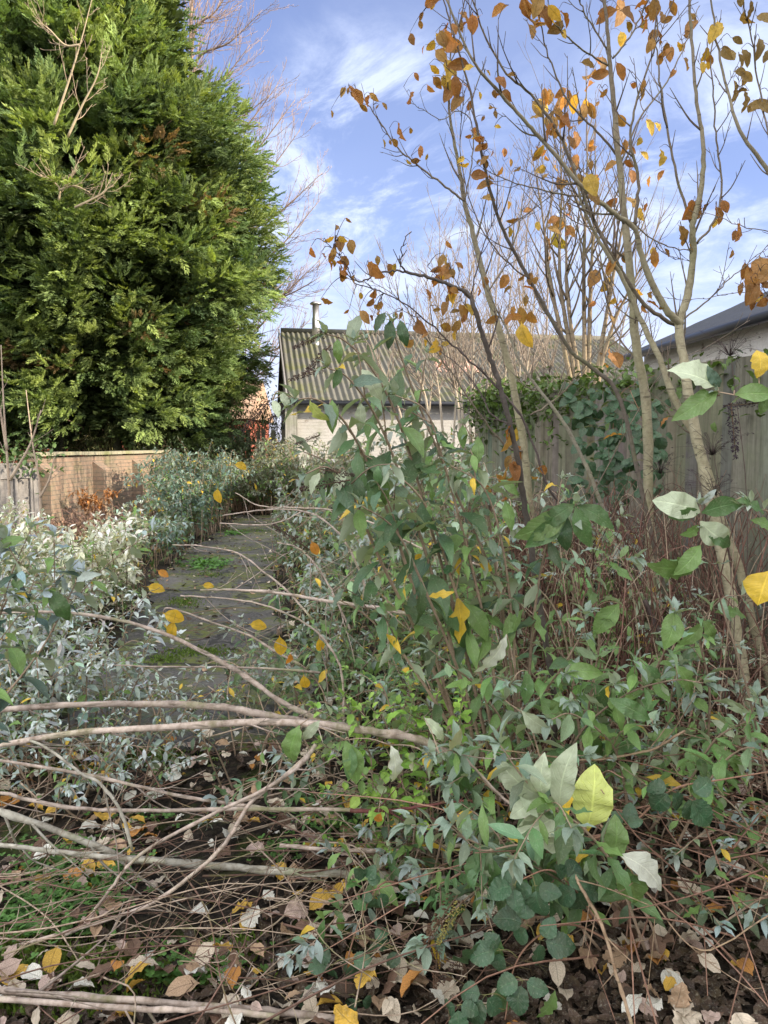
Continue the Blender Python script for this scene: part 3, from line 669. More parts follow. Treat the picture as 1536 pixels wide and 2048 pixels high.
def sapling(key, label, stems, rad, branches=(), col=(.30, .27, .19), bcol=(.17, .13, .10), ntw=14, L=.5, seed=1, mat_='bark', depth=2, up=.7, cat='sapling', group=None, basey=None, rt=.0012):
    """stems: list of pixel polylines; branches: list of (polyline, r0, r1, ntwigs, twig length)"""
    rnd = np.random.default_rng(seed)
    P0 = px_path(stems[0]); b = P0[0] if P0[0][2] < P0[-1][2] else P0[-1]
    t_ = thing('sapling', label, cat, (b[0], b[1], 0.0), group); TREES[key] = t_
    for k, s in enumerate(stems):
        P = px_path(s, 7)
        if k == 0 and P[0][2] > .05: P = np.vstack([[(P[0][0], P[0][1], -.05)], P])
        P = P+np.r_[np.zeros((1, 3)), rnd.normal(0, .0015, (len(P)-1, 3))]
        mb = MB(); rr_ = rad[k] if isinstance(rad[0], (list, tuple)) else rad
        hz_ = np.clip((P[:, 2]-2.1)/1.6, 0, 1)[:, None]; cc_ = np.array(col)*(1-hz_)+np.array(bcol)*1.1*hz_; cc_ = np.vstack([np.repeat(cc_, 10, 0), cc_[:1], cc_[-1:]])
        tube(mb, P, np.interp(np.linspace(0, 1, len(P)), np.linspace(0, 1, len(rr_)), rr_)*.74*(1+.04*rnd.normal(0, 1, len(P))), 10, cc_)
        for p in P: REG.append((*proj(p), p[1], key))
        twiglets(mb, P, rr_, rnd, ntw, L, bcol, up, depth, key, 4, .35, rt=rt)
        mb.build('trunk', M[mat_], t_)
    for br in branches:
        pl_, r0, r1, nt, tl = br
        P = px_path(pl_, 6); P = P+rnd.normal(0, .002, P.shape)
        mb = MB(); rr_ = np.linspace(r0, r1, len(P))*.68; tube(mb, P, rr_, 7, np.array(bcol)*.8+np.array(col)*.2); buds(mb, P, rnd, .06, max(.006, r1*2.2), bcol)
        twiglets(mb, P, [r0, r1], rnd, nt, tl, bcol, up*.8, depth, key, 4, .2, rt=rt)
        mb.build('branch', M[mat_], t_)
        for p in P: REG.append((*proj(p), p[1], key))
    return t_
def z2(l, y0, y1):
    """points read in the enlarged crop (640 + x*.5833, y*.5833)"""
    n = len(l); return [(640+a*.5833, b*.5833, y0+(y1-y0)*i/max(n-1, 1)) for i, (a, b) in enumerate(l)]
GN, BR = (.33, .30, .20), (.16, .125, .10)
sapling('A', 'straight grey green sapling in front of the right fence, tallest stem there',
    [[(1312, 1420, 4.1), (1306, 1200, 4.05), (1297, 1000, 4.0)]+z2([(1120, 1400)], 3.95, 3.95)+z2([(1085, 1190), (1070, 1000), (1045, 750), (1020, 500), (1000, 280), (985, 100), (965, -120)], 3.9, 3.6)],
    [.040, .036, .033, .03, .024, .018, .012, .008],
    [(z2([(1048, 770), (960, 690), (800, 660), (650, 620), (560, 580)], 3.8, 3.5), .009, .002, 8, .22),
     (z2([(1030, 560), (1100, 400), (1190, 280), (1260, 130), (1300, 20)], 3.8, 4.1), .008, .003, 8, .25),
     (z2([(1000, 230), (930, 190), (850, 130), (790, 60), (740, -30)], 3.7, 3.4), .007, .003, 5, .2),
     (z2([(1000, 200), (960, 130), (910, 50), (880, -20)], 3.7, 3.6), .007, .004, 4, .2),
     (z2([(1003, 200), (1060, 130), (1110, 30), (1130, -60)], 3.7, 3.7), .007, .004, 5, .2),
     (z2([(1025, 540), (950, 450), (860, 360), (800, 240), (760, 100), (735, -20)], 3.8, 3.5), .009, .003, 8, .28),
     (z2([(1060, 900), (980, 820), (900, 700), (830, 560), (780, 400)], 3.9, 3.6), .010, .003, 9, .3)], GN, BR, 16, .35, 21)
sapling('B', 'forked sapling by the fence splitting into two long leaders against the sky',
    [[(1500, 1440, 3.2), (1468, 1230, 3.22), (1440, 1090, 3.25), (1412, 960, 3.28), (1388, 850, 3.3), (1370, 740, 3.35), (1358, 650, 3.4)]+z2([(1262, 1010), (1280, 860), (1277, 775), (1308, 640), (1312, 480), (1292, 350), (1272, 100), (1262, -60)], 3.4, 3.2),
     z2([(1238, 1112), (1180, 1050), (1110, 900), (1078, 785), (1000, 725), (900, 640), (780, 500), (690, 400), (600, 300), (520, 200), (425, -20)], 3.4, 2.8)],
    [[.036, .033, .031, .028, .022, .018, .013, .009, .006], [.022, .018, .013, .011, .009, .007, .005]],
    [(z2([(1080, 770), (1092, 620), (1065, 480), (1090, 330), (1150, 150), (1155, 0)], 3.3, 3.1), .011, .003, 8, .25),
     (z2([(1276, 770), (1220, 600), (1190, 430), (1165, 280), (1150, 120), (1160, -30)], 3.4, 3.3), .009, .003, 7, .22),
     (z2([(1290, 835), (1350, 760), (1378, 640), (1360, 480), (1350, 330), (1340, 180), (1375, 60)], 3.4, 3.3), .008, .003, 8, .22),
     (z2([(1250, 1090), (1330, 1030), (1400, 960), (1470, 900), (1560, 820)], 3.4, 3.6), .006, .002, 8, .22),
     (z2([(1060, 760), (1180, 840), (1280, 860)], 3.4, 3.45), .005, .003, 4, .2),
     (z2([(1230, 1120), (1130, 1060), (1040, 940), (960, 800), (890, 640), (830, 480), (740, 340), (640, 250), (560, 110), (515, -30)], 3.5, 3.0), .014, .004, 12, .3)], GN, BR, 12, .3, 22)
sapling('B2', 'slim second stem leaning left out of the undergrowth beside the forked sapling',
    [[(1545, 1380, 3.5), (1512, 1270, 3.5), (1482, 1150, 3.45), (1442, 1030, 3.42), (1402, 900, 3.4), (1350, 800, 3.4), (1320, 720, 3.4)]+z2([(1100, 1100), (1040, 960), (960, 830), (900, 700), (870, 560)], 3.4, 3.2)],
    [.026, .024, .022, .02, .014, .009, .004], [], GN, BR, 12, .3, 23)
sapling('C', 'dark slender sapling curving left with a drooping leafy branch in front of the shed roof',
    [[(1110, 1400, 2.9), (1075, 1180, 2.85), (1050, 1020, 2.8), (1040, 940, 2.75), (1018, 840, 2.7), (995, 760, 2.68), (975, 700, 2.65), (950, 620, 2.6), (937, 588, 2.6), (900, 570, 2.58), (862, 556, 2.56), (809, 543, 2.54)]],
    [.016, .015, .013, .012, .010, .008, .006],
    [(z2([(295, 932), (250, 930), (195, 938), (150, 965), (110, 955), (85, 900), (50, 860), (20, 830)], 2.54, 2.45), .005, .0018, 7, .07),
     (z2([(290, 930), (275, 900), (285, 840), (303, 800)], 2.54, 2.5), .004, .002, 4, .03),
     ([(1136, 1010, 2.9), (1100, 980, 2.85), (1040, 830, 2.8), (960, 740, 2.75), (905, 690, 2.7), (850, 640, 2.65), (780, 590, 2.6), (720, 570, 2.58), (690, 545, 2.55)], .007, .0018, 12, .09),
     ([(1020, 850, 2.7), (985, 830, 2.7), (945, 760, 2.7), (880, 700, 2.7)], .005, .002, 6, .1),
     ([(940, 590, 2.6), (965, 500, 2.6), (990, 430, 2.6)], .004, .002, 5, .1)], (.10, .085, .075), (.11, .085, .08), 8, .16, 24, 'twig')
sapling('D', 'pale stemmed sapling left of centre with a long arching side branch tipped with brown leaves',
    [[(1075, 1180, 4.9), (1062, 1040, 4.85), (1048, 900, 4.8), (1032, 800, 4.75), (1010, 700, 4.7)]+z2([(575, 1000), (530, 820), (495, 690), (480, 590), (450, 430), (440, 300), (450, 130), (440, -20)], 4.65, 4.3)],
    [.036, .034, .03, .024, .017, .012, .006, .003],
    [(z2([(495, 690), (430, 640), (340, 570), (270, 510), (200, 410), (150, 340), (118, 305)], 4.5, 4.2), .010, .002, 18, .16),
     (z2([(495, 690), (520, 560), (520, 420), (470, 380), (420, 410), (350, 375), (300, 345)], 4.5, 4.2), .006, .002, 8, .14),
     (z2([(575, 1000), (640, 900), (680, 780), (700, 640), (720, 480)], 4.6, 4.6), .008, .002, 14, .3),
     ([(1050, 905, 4.8), (1010, 890, 4.7), (960, 830, 4.6), (900, 740, 4.5), (840, 660, 4.4), (800, 600, 4.35), (740, 560, 4.3)], .011, .002, 18, .3),
     ([(1062, 830, 4.8), (1120, 790, 4.9), (1180, 720, 5.0), (1250, 640, 5.1)], .009, .003, 14, .3)], GN, BR, 12, .35, 25)
sapling('E', 'thin whippy sapling crossing diagonally behind the forked one',
    [[(1300, 1330, 4.4), (1250, 1150, 4.4), (1200, 1000, 4.4), (1136, 860, 4.4), (1050, 740, 4.4)]+z2([(640, 1130), (560, 960), (520, 800)], 4.4, 4.3)],
    [.020, .018, .014, .010, .006, .003],
    [([(1110, 1150, 4.3), (1180, 1000, 4.3), (1260, 850, 4.3), (1330, 740, 4.3), (1420, 690, 4.3), (1500, 640, 4.3)], .006, .002, 14, .2)], (.24, .22, .17), BR, 10, .3, 26)
sapling('F', 'leaning sapling whose dark branch runs up to the left through the orange leaves',
    [[(1345, 1250, 3.9), (1290, 1010, 3.9), (1240, 800, 3.9), (1190, 740, 3.9), (1136, 694, 3.88), (1060, 560, 3.8), (1007, 461, 3.7), (978, 373, 3.6), (955, 262, 3.5), (937, 169, 3.45), (905, 60, 3.4), (880, -20, 3.35)]],
    [.016, .015, .013, .011, .009, .006, .003],
    [([(1007, 461, 3.7), (1090, 400, 3.7), (1180, 330, 3.7)], .004, .002, 8, .15), ([(1060, 560, 3.8), (1010, 520, 3.7), (950, 430, 3.7), (920, 300, 3.6), (930, 180, 3.5)], .006, .002, 12, .2)], (.13, .11, .09), BR, 14, .25, 27)
sapling('G', 'right edge sapling reaching in with leafy tips near the dark roof',
    [[(1700, 1300, 3.2), (1660, 900, 3.2), (1610, 500, 3.1), (1540, 350, 3.05), (1480, 260, 3.0), (1440, 120, 3.0), (1420, -20, 2.95)]],
    [.025, .02, .014, .01, .006, .004],
    [([(1600, 450, 3.1), (1545, 300, 3.0), (1520, 180, 3.0), (1500, 60, 2.95), (1480, -20, 2.9)], .006, .003, 10, .15),
     ([(1620, 560, 3.1), (1570, 480, 3.05), (1480, 450, 3.0), (1400, 420, 3.0)], .004, .0015, 8, .12),
     ([(1640, 640, 3.1), (1560, 600, 3.05), (1480, 585, 3.0), (1380, 600, 2.95), (1300, 590, 2.95)], .003, .0012, 8, .1),
     ([(1610, 500, 3.1), (1560, 540, 3.0), (1520, 560, 2.95), (1480, 580, 2.9)], .004, .0015, 8, .1)], GN, BR, 6, .2, 28)
# multi-stemmed clump lit by the sun behind the fence
SB = []
for (bx, tx, ty, mx, my) in ((1150, 1062, 300, 1100, 560), (1158, 1118, 180, 1120, 560), (1163, 1120, 330, 1135, 600), (1170, 1172, 120, 1168, 520), (1176, 1190, 260, 1182, 560), (1185, 1260, 330, 1225, 560), (1190, 1330, 420, 1230, 640)):
    SB.append([(bx, 800, 6.9), (bx+(mx-bx)*.25, 740, 6.9), (mx, my, 6.8), ((mx+tx)/2+4, (my+ty)/2, 6.7), (tx, ty, 6.6)])
sapling('H', 'sunlit many stemmed willow clump sprouting upright above the end of the fence', [[(1168, 1150, 6.9), (1165, 900, 6.9), (1160, 800, 6.9)]]+SB,
    [[.06, .055]]+[[.040, .030, .020, .010, .004]]*7, [], (.30, .24, .165), (.19, .15, .11), 16, .9, 29, up=.9)
k = 0
for (bx, tx, ty, Y) in ((820, 700, 560, 13), (850, 880, 420, 12), (890, 850, 520, 11), (930, 905, 500, 9.5), (940, 948, 470, 9.5), (960, 1010, 330, 11), (985, 985, 430, 12), (1005, 1040, 420, 10), (1030, 1065, 300, 12), (1060, 1020, 380, 13), (1085, 1110, 260, 11), (1040, 1085, 460, 9), (870, 790, 560, 10), (905, 960, 560, 13), (1120, 1040, 560, 10), (925, 880, 600, 9), (955, 925, 300, 12), (1210, 1290, 480, 11)):
    k += 1; mx = (bx+tx)/2+random.Random(k).uniform(-12, 12)
    sapling('W%d' % k, 'thin bare brownish whip of the leafless thicket standing before the corrugated roof', [[(bx, 920, Y), (bx+(mx-bx)*.4, 800, Y), (mx, (ty+860)/2, Y), (tx, ty, Y)]], [.028, .022, .014, .004],
        [], (.38, .33, .26), (.25, .205, .165), 30, 1.15, 60+k, 'twig', 2, .75, 'bare sapling', 'bare whips in front of the shed', rt=.0022)

# bare tree behind the big cypress, reaching out to the right
rnd = np.random.default_rng(71); bt_ = thing('bare_tree', 'leafless tree fanning fine twigs rightward behind the big cypress', 'tree', (-5.6, 26, 0))
mb = MB(); tube(mb, curve([(-5.6, 26, 0), (-5.7, 26, 3), (-5.9, 26, 7), (-6.1, 26, 12)], 6), [.2, .17, .12, .04], 9, (.3, .25, .2)); mb.build('trunk', M['trunk'], bt_)
for i, (sy, mx, my, tx, ty) in enumerate(((760, 470, 700, 585, 560), (740, 480, 640, 640, 520), (700, 500, 600, 640, 555), (640, 480, 560, 640, 400), (600, 470, 480, 645, 345), (540, 450, 430, 600, 260), (480, 430, 380, 590, 200), (420, 420, 320, 555, 170), (350, 410, 260, 540, 190), (280, 400, 190, 500, 90), (200, 395, 120, 525, 20), (120, 390, 60, 470, -40), (60, 385, 0, 440, -80), (820, 480, 770, 570, 690), (790, 500, 720, 620, 640))):
    P = px_path([(380, sy+40, 26), (mx, my, 25.6), ((mx+tx)/2, (my+ty)/2+14, 25.2), (tx, ty, 24.8)], 6); mb = MB()
    tube(mb, P, np.linspace(.06, .009, len(P)), 5, (.36, .27, .21)); twiglets(mb, P, [.05, .01], rnd, 34, 1.6, (.36, .26, .21), .7, 2, None, 3, .1, rt=.0048)
    mb.build('branch', M['twig'], bt_)
# pale dead branches poking out of the cypress crowns
for lab, cs in (('pale bare branch forking upward through the upper left cypress foliage', ([(108, 250, 15.2), (135, 170, 15.1), (160, 90, 15.0), (186, -10, 14.9)], [(135, 275, 15.2), (165, 210, 15.1), (195, 150, 15.0), (205, 90, 14.9)], [(160, 90, 15), (130, 90, 15), (100, 60, 14.9), (80, 45, 14.8)])),
                ('small broken pink twig caught in the cypress foliage left of its middle', ([(118, 400, 15.2), (118, 375, 15.1), (92, 352, 15.0)], [(118, 380, 15.1), (150, 372, 15.0), (180, 385, 15)], [(150, 415, 15.1), (200, 390, 15), (220, 372, 15)]))):
    P0 = px_path(cs[0]); t_ = thing('bare_branch', lab, 'branch', tuple(P0[0]))
    for c_ in cs:
        P = px_path(c_); mb = MB(); tube(mb, P, np.linspace(.026, .006, len(P)), 6, (.40, .33, .22)); twiglets(mb, P, [.02, .006], rnd, 9, .7, (.36, .28, .2), .5, 2, None, 3, .15, rt=.004); mb.build('branch', M['twig'], t_)
# thin stems at the left edge
for lab, cs, Y in (('thin bare stem at the left edge rising in front of the grey fence panel', ([(22, 1050, 7), (16, 940, 7), (8, 820, 7), (2, 690, 7)], [(14, 900, 7), (2, 830, 7), (-8, 780, 7)], [(20, 960, 7), (60, 890, 7), (82, 820, 7)]), 7),
                   ('forked reddish stem rising before the brick wall near its left end', ([(82, 1030, 8), (78, 960, 8), (64, 880, 8), (52, 780, 8)], [(80, 995, 8), (98, 960, 8), (108, 915, 8)]), 8)):
    P0 = px_path(cs[0]); t_ = thing('bare_sapling', lab, 'sapling', (P0[0][0], P0[0][1], 0))
    for c_ in cs:
        P = px_path(c_); P = np.vstack([P[:1]*[1, 1, 0], P]) if c_ is cs[0] else P
        mb = MB(); tube(mb, P, np.linspace(.016, .004, len(P)), 6, (.42, .33, .25)); twiglets(mb, P, [.012, .004], rnd, 5, .25, (.4, .3, .24), .6, 1, None, 3, .3, rt=.002); mb.build('stem', M['twig'], t_)
# understorey shrubs behind the wall and beside the far path
def bare_shrub(x, y, h, w_, label, col, n=26, leaves=0, lcol=(.1, .13, .04), seed=0, group=None):
    rnd = np.random.default_rng(seed); t_ = thing('bare_shrub', label, 'shrub', (x, y, 0), group); mb = MB(); tips = []
    for k in range(n):
        a = rnd.uniform(0, 6.28); q = rnd.uniform(.1, 1)**.5*w_; hh = h*rnd.uniform(.6, 1.05)
        b = np.array([x+math.cos(a)*q*.25, y+math.sin(a)*q*.25, -.02]); e = np.array([x+math.cos(a)*q, y+math.sin(a)*q, hh])
        P = curve([b, b+(e-b)*.4+[0, 0, hh*.18], e-[0, 0, .1], e+[math.cos(a)*.25, math.sin(a)*.25, -.08*q]], 4)
        tube(mb, P, np.linspace(.016, .003, len(P)), 4, np.array(col)*rnd.uniform(.7, 1.3)); twiglets(mb, P, [.01, .003], rnd, 9, .5, col, .5, 1, None, 3, .25, tips=tips, rt=.003)
    mb.build('stem', M['twig'], t_)
    if leaves:
        m2 = MB(); tp = np.array([t[0] for t in tips]); n2 = len(tp)*leaves
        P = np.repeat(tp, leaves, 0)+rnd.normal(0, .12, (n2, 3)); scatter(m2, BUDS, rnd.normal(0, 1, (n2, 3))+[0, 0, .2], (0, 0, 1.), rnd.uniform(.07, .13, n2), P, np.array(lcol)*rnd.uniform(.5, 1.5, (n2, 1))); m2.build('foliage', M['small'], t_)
    return t_
bare_shrub(-5.0, 22.0, 3.1, 1.9, 'tangled yellowish bare hazel shrub between the cypress and the shed', (.33, .28, .12), 60, 6, (.13, .14, .04), 81)
bare_shrub(-3.5, 21.5, 2.5, 1.5, 'leafless brown shrub close beside the left gable of the shed', (.24, .17, .12), 40, 8, (.06, .09, .04), 82)
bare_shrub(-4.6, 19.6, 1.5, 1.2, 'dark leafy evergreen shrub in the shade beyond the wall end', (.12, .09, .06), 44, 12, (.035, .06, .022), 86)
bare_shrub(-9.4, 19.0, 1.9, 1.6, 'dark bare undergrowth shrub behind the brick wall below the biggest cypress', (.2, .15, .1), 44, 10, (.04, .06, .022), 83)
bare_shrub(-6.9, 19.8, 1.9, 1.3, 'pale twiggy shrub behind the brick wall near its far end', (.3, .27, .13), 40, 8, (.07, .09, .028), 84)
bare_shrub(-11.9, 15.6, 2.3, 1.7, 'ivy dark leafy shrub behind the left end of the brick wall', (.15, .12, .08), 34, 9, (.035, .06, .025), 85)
for i, (px, Y) in enumerate(((230, 19.3), (262, 19.5), (120, 18.9))):
    p = at(px, 890, Y); t_ = thing('tree_trunk', ['mossy green pole trunk behind the wall, left of the red outhouse', 'leaning mossy trunk nearest the red outhouse', 'ivy wrapped dark trunk behind the wall at left'][i], 'tree trunk', (p[0], p[1], 0)); mb = MB()
    tube(mb, curve([(p[0], p[1], -.05), (p[0]+.05, p[1], 1.2), (p[0]+(.25 if i == 1 else .02), p[1], 2.5)], 5), [.12, .1, .07], 9, (.085, .085, .05) if i < 2 else (.05, .05, .03), .05); mb.build('trunk', M['trunk'], t_)
# ------------------------------------------------------------------ butterfly bushes and other leafy growth
GRN, MID, DRK = (.085, .175, .055), (.15, .26, .07), (.05, .11, .045)
BLU, GRY, PAL, WHT = (.125, .205, .15), (.36, .42, .38), (.50, .57, .40), (.70, .73, .62)
YEL, YGR, ORA = (.80, .55, .05), (.55, .62, .16), (.72, .33, .06)
KC = dict(g=GRN, m=MID, d=DRK, b=BLU, p=PAL, w=WHT, y=YEL, l=YGR, o=ORA, t=GRY)
LK = [1.3]
class Shrub:
    def __init__(s, label, x, y, group=None, name='butterfly_bush', cat='shrub', mat_='bud', near=False, stemcol=(.33, .25, .18), tmpl=None):
        s.t = thing(name, label, cat, (x, y, 0), group); s.s = MB(); s.f = MB(); s.sp = []; s.D = []; s.P = []; s.S = []; s.C = []; s.Up = []; s.reg = []
        s.mat = mat_; s.tm = tmpl or (BUD if near else BUDS); s.sc = np.array(stemcol); s.extra = []
    def leaf(s, p, d, L, col, up=(0, 0, 1.)):
        if 4.4 < p[1] < 15.6:
            l_, r_ = path_edges(p[1])
            if l_+.18 < p[0] < r_-.12: return
        s.P.append(p); s.D.append(d); s.S.append(L*LK[0]); s.C.append(col); s.Up.append(up)
    def stem(s, P, r0, r1, L, gap, rnd, c0=GRN, c1=GRY, side=0, t0=.2, droop=.35, tip=1.0, greyat=.78, sides=5, sl=.3, var=.42, bare=0.0):
        P = np.asarray(P, float); tube(s.s, P, np.linspace(r0, r1, len(P))*.75, sides, s.sc*rnd.uniform(.75, 1.25))
        for p in P: s.reg.append((*proj(p), p[1]))
        Lc = np.r_[0, np.cumsum(np.linalg.norm(np.diff(P, axis=0), axis=1))]; tot = Lc[-1]; tg = norm(np.gradient(P, axis=0))
        n = max(2, int(tot*(1-t0)/gap)); ph = rnd.random()*3.14; c0 = np.array(c0); c1 = np.array(c1)
        for i in range(n):
            q = t0+(1-t0)*(i+.5)/n; a = q*tot; p = np.array([np.interp(a, Lc, P[:, k]) for k in range(3)]); T_ = norm(np.array([np.interp(a, Lc, tg[:, k]) for k in range(3)]))
            x = norm(np.cross(T_, [.1, .2, 1])); y = np.cross(T_, x); ph += 1.5708+rnd.normal(0, .2)
            for sg in (0, math.pi):
                if rnd.random() < bare+.12: continue
                o = x*math.cos(ph+sg)+y*math.sin(ph+sg)
                d = norm(o+T_*rnd.uniform(.15, .75)+np.array([0, 0, -droop*rnd.uniform(.1, 1.6)]))
                g = np.clip((q-greyat)/(1-greyat), 0, 1)**1.3
                l = L*np.interp(q, [t0, .45, .85, 1], [.75, 1, .8, .5])*rnd.uniform(.65, 1.2)
                c = (c0*(1-g)+c1*g)*rnd.uniform(1-var, 1+var)*(1+rnd.normal(0, .06, 3))
                z = rnd.random()
                if z < .035: c = np.array(YEL)*rnd.uniform(.7, 1)
                elif z < .26 and g < .3: c = np.array(MID)*rnd.uniform(.9, 1.5)
                s.leaf(p, d, l, np.clip(c, .01, 1), (rnd.normal(0, .3), rnd.normal(0, .3), 1))
        if tip:
            e, T_ = P[-1], tg[-1]
            for k in range(6):
                a = k*1.05+rnd.random(); x = norm(np.cross(T_, [.1, .2, 1])); y = np.cross(T_, x)
                d = norm(T_*rnd.uniform(.6, 1.2)+x*math.cos(a)+y*math.sin(a)*.9+[0, 0, .35]); s.leaf(e, d, L*rnd.uniform(.42, .68)*tip, c1*rnd.uniform(.8, 1.1))
        for k in range(side):
            q = rnd.uniform(max(t0, .3), .92); a = q*tot; p = np.array([np.interp(a, Lc, P[:, j]) for j in range(3)]); T_ = norm(np.array([np.interp(a, Lc, tg[:, j]) for j in range(3)]))
            d = norm(T_*.6+norm(rnd.normal(0, 1, 3))*.8+[0, 0, .25]); l = sl*rnd.uniform(.5, 1.2)
            s.stem(curve([p, p+d*l*.5+[0, 0, .02], p+d*l+[0, 0, -.02*l]], 3), r0*.4, r1*.8, L*.72, gap*.75, rnd, c0, c1, 0, .15, droop, tip, greyat*.85, 4)
    def spike(s, p, d, L, col=(.105, .058, .04), wide=1.0): s.sp.append((p, d, L, col, wide))
    def hero(s, b, t, Y, kind, wide=1.0, lift=.25):
        """a leaf read off the photograph, joined to the nearest stem by its stalk"""
        rg = np.array(s.reg); k = np.argmin((rg[:, 0]-b[0])**2+(rg[:, 1]-b[1])**2); dist = math.hypot(rg[k, 0]-b[0], rg[k, 1]-b[1])
        if Y is None: Y = rg[k, 2]
        B = at(b[0], b[1], Y); Tt = at(t[0], t[1], Y-.03); s.extra.append((B, Tt-B, np.linalg.norm(Tt-B)*1.06, np.array(KC[kind]), wide, lift))
        N = at(*rg[k]) if dist < 130 else B+np.array([.03, .02, -.12])
        tube(s.s, curve([N, (N+B)/2+[0, 0, .012], B], 3), [.0022, .0013], 4, s.sc*1.1); s.reg.append((b[0], b[1], Y))
    def done(s):
        global R
        R = np.random.default_rng(5)
        if s.P: scatter(s.f, s.tm, np.array(s.D), np.array(s.Up), np.array(s.S), np.array(s.P), np.array(s.C), wide=R.uniform(.8, 1.35, len(s.P)))
        for B, d, L, c, wd, lf in s.extra:
            upv = norm(np.array([R.normal(0, .35), -1.0, lf+R.normal(0, .4)]))
            scatter(s.f, BUDB, d[None], upv, np.array([L]), B[None], c[None]*R.uniform(.85, 1.12), wide=np.array([wd*.85]))
        s.s.build('stem', M['twig'], s.t)
        if s.f.n: s.f.build('foliage', M[s.mat], s.t)
        for p, d, L, col, wd in s.sp:
            mb = MB(); scatter(mb, SPIKE, np.array([d]), (0, 0, 1.), np.array([L]), np.array([p]), np.array([col]), wide=np.array([wd])); tube(mb, [p, np.array(p)+norm(d)*L*.95], [.0022, .0008], 4, (.12, .08, .05)); mb.build('flower_spike', M['seed'], s.t)
ENVX = [0, 300, 420, 560, 620, 700, 780, 860, 960, 1040, 1150, 1250, 1350, 1450, 1600]
ENVY = [1090, 1040, 930, 905, 900, 850, 835, 840, 850, 905, 990, 1080, 1150, 1230, 1310]
def arch(b, a, h, reach, rnd, env=True):
    """a stem from b rising to height h and leaning reach metres toward azimuth a"""
    for _ in range(6):
        e = np.array([b[0]+math.cos(a)*reach, b[1]+math.sin(a)*reach, h*.93])
        m1 = np.array([b[0]+math.cos(a)*reach*.28, b[1]+math.sin(a)*reach*.28, h*.62]); m2 = np.array([b[0]+math.cos(a)*reach*.68, b[1]+math.sin(a)*reach*.68, h*1.0])
        px, py = proj(m2); p2, q2 = proj(e)
        if not env or min(py-np.interp(px, ENVX, ENVY), q2-np.interp(p2, ENVX, ENVY)) > 0: break
        h *= .82; reach *= .9
    return curve([b, m1+rnd.normal(0, .03, 3), m2, e], 5)
def off_path(P):
    e = P[len(P)*2//3:]; l_, r_ = path_edges(e[:, 1]); return bool(np.any((e[:, 1] > 4.2) & (e[:, 1] < 15.6) & (e[:, 0] > l_+.22) & (e[:, 0] < r_-.15)))
def bush(label, x, y, rad, n, h, L, c0=GRN, c1=GRY, seed=0, group='butterfly bushes of the overgrown yard', near=False, lean=None, side=2, gap=.055, droop=.35, spikes=2, env=True, greyat=.75, stemcol=(.33, .25, .18), mat_='bud', reach=.6, r0=.006, bare=0.0, name='butterfly_bush', tmpl=None, t0=.25):
    rnd = np.random.default_rng(seed); S = Shrub(label, x, y, group, name, 'shrub', mat_, near, stemcol, tmpl); k2 = 0
    for k in range(n):
        a = rnd.uniform(0, 6.283); q = rad*rnd.random()**.5; b = np.array([x+math.cos(a)*q, y+math.sin(a)*q, 0.])
        b[2] = float(gz(b[0], b[1]))-.02; aa = a+rnd.normal(0, .7) if lean is None else lean+rnd.normal(0, .6)
        P = arch(b, aa, h*rnd.uniform(.55, 1.1), reach*rnd.uniform(.3, 1.2), rnd, env)
        if off_path(P): continue
        S.stem(P, r0, .0018, L*rnd.uniform(.75, 1.15), gap, rnd, c0, c1, side, t0, droop, 1.0, greyat, bare=bare)
        if k < spikes: S.spike(P[-1], norm(P[-1]-P[-3]+[0, 0, -.02]), rnd.uniform(.10, .17), (.13, .075, .045))
    return S

# the big bush in the middle, its sprays reaching up and left before the shed
S = Shrub('largest butterfly bush at the centre, its drooping sprays arching left before the shed', .45, 2.7, 'butterfly bushes of the overgrown yard', near=True)
rnd = np.random.default_rng(301)
paths = [([(990, 1560, 2.6), (930, 1300, 2.5), (860, 1050, 2.4), (800, 850, 2.3), (745, 740, 2.2), (690, 682, 2.15), (652, 668, 2.1)], .115),
         ([(960, 1540, 2.6), (890, 1240, 2.45), (820, 1010, 2.3), (760, 850, 2.2), (700, 760, 2.1), (655, 735, 2.05)], .12),
         ([(940, 1540, 2.6), (850, 1250, 2.4), (770, 1010, 2.25), (700, 860, 2.1), (640, 802, 2.0), (590, 798, 1.95)], .125),
         ([(930, 1500, 2.6), (850, 1300, 2.4), (760, 1120, 2.2), (700, 980, 2.1), (655, 935, 2.0), (610, 948, 1.95)], .105),
         ([(1040, 1500, 2.7), (1000, 1200, 2.6), (900, 960, 2.5), (830, 790, 2.4), (795, 690, 2.35), (785, 645, 2.3)], .075),
         ([(1010, 1540, 2.6), (980, 1300, 2.5), (930, 1080, 2.4), (880, 900, 2.35), (850, 820, 2.3), (790, 790, 2.25)], .105),
         ([(1030, 1540, 2.7), (1010, 1300, 2.6), (980, 1050, 2.55), (950, 900, 2.5), (930, 850, 2.5)], .095),
         ([(980, 1560, 2.5), (930, 1380, 2.4), (850, 1180, 2.2), (790, 1060, 2.1), (720, 1010, 2.0)], .10),
         ([(1000, 1540, 2.6), (960, 1350, 2.5), (900, 1150, 2.4), (850, 1010, 2.3), (780, 940, 2.2), (720, 905, 2.15)], .105),
         ([(1040, 1560, 2.6), (1030, 1330, 2.5), (1010, 1120, 2.4), (970, 980, 2.35), (900, 930, 2.3)], .10),
         ([(1060, 1560, 2.6), (1060, 1330, 2.5), (1080, 1150, 2.4), (1110, 1050, 2.35), (1153, 1010, 2.3)], .10),
         ([(960, 1560, 2.5), (880, 1420, 2.4), (800, 1300, 2.3), (730, 1230, 2.25), (660, 1190, 2.2)], .085)]
for p_, L in paths:
    P = px_path(p_, 6); S.stem(P, .009, .0022, L*1.12, .06, rnd, (.078, .155, .060), (.22, .30, .23), 2, .36, .9, .55, .85, sl=.2, bare=.36)
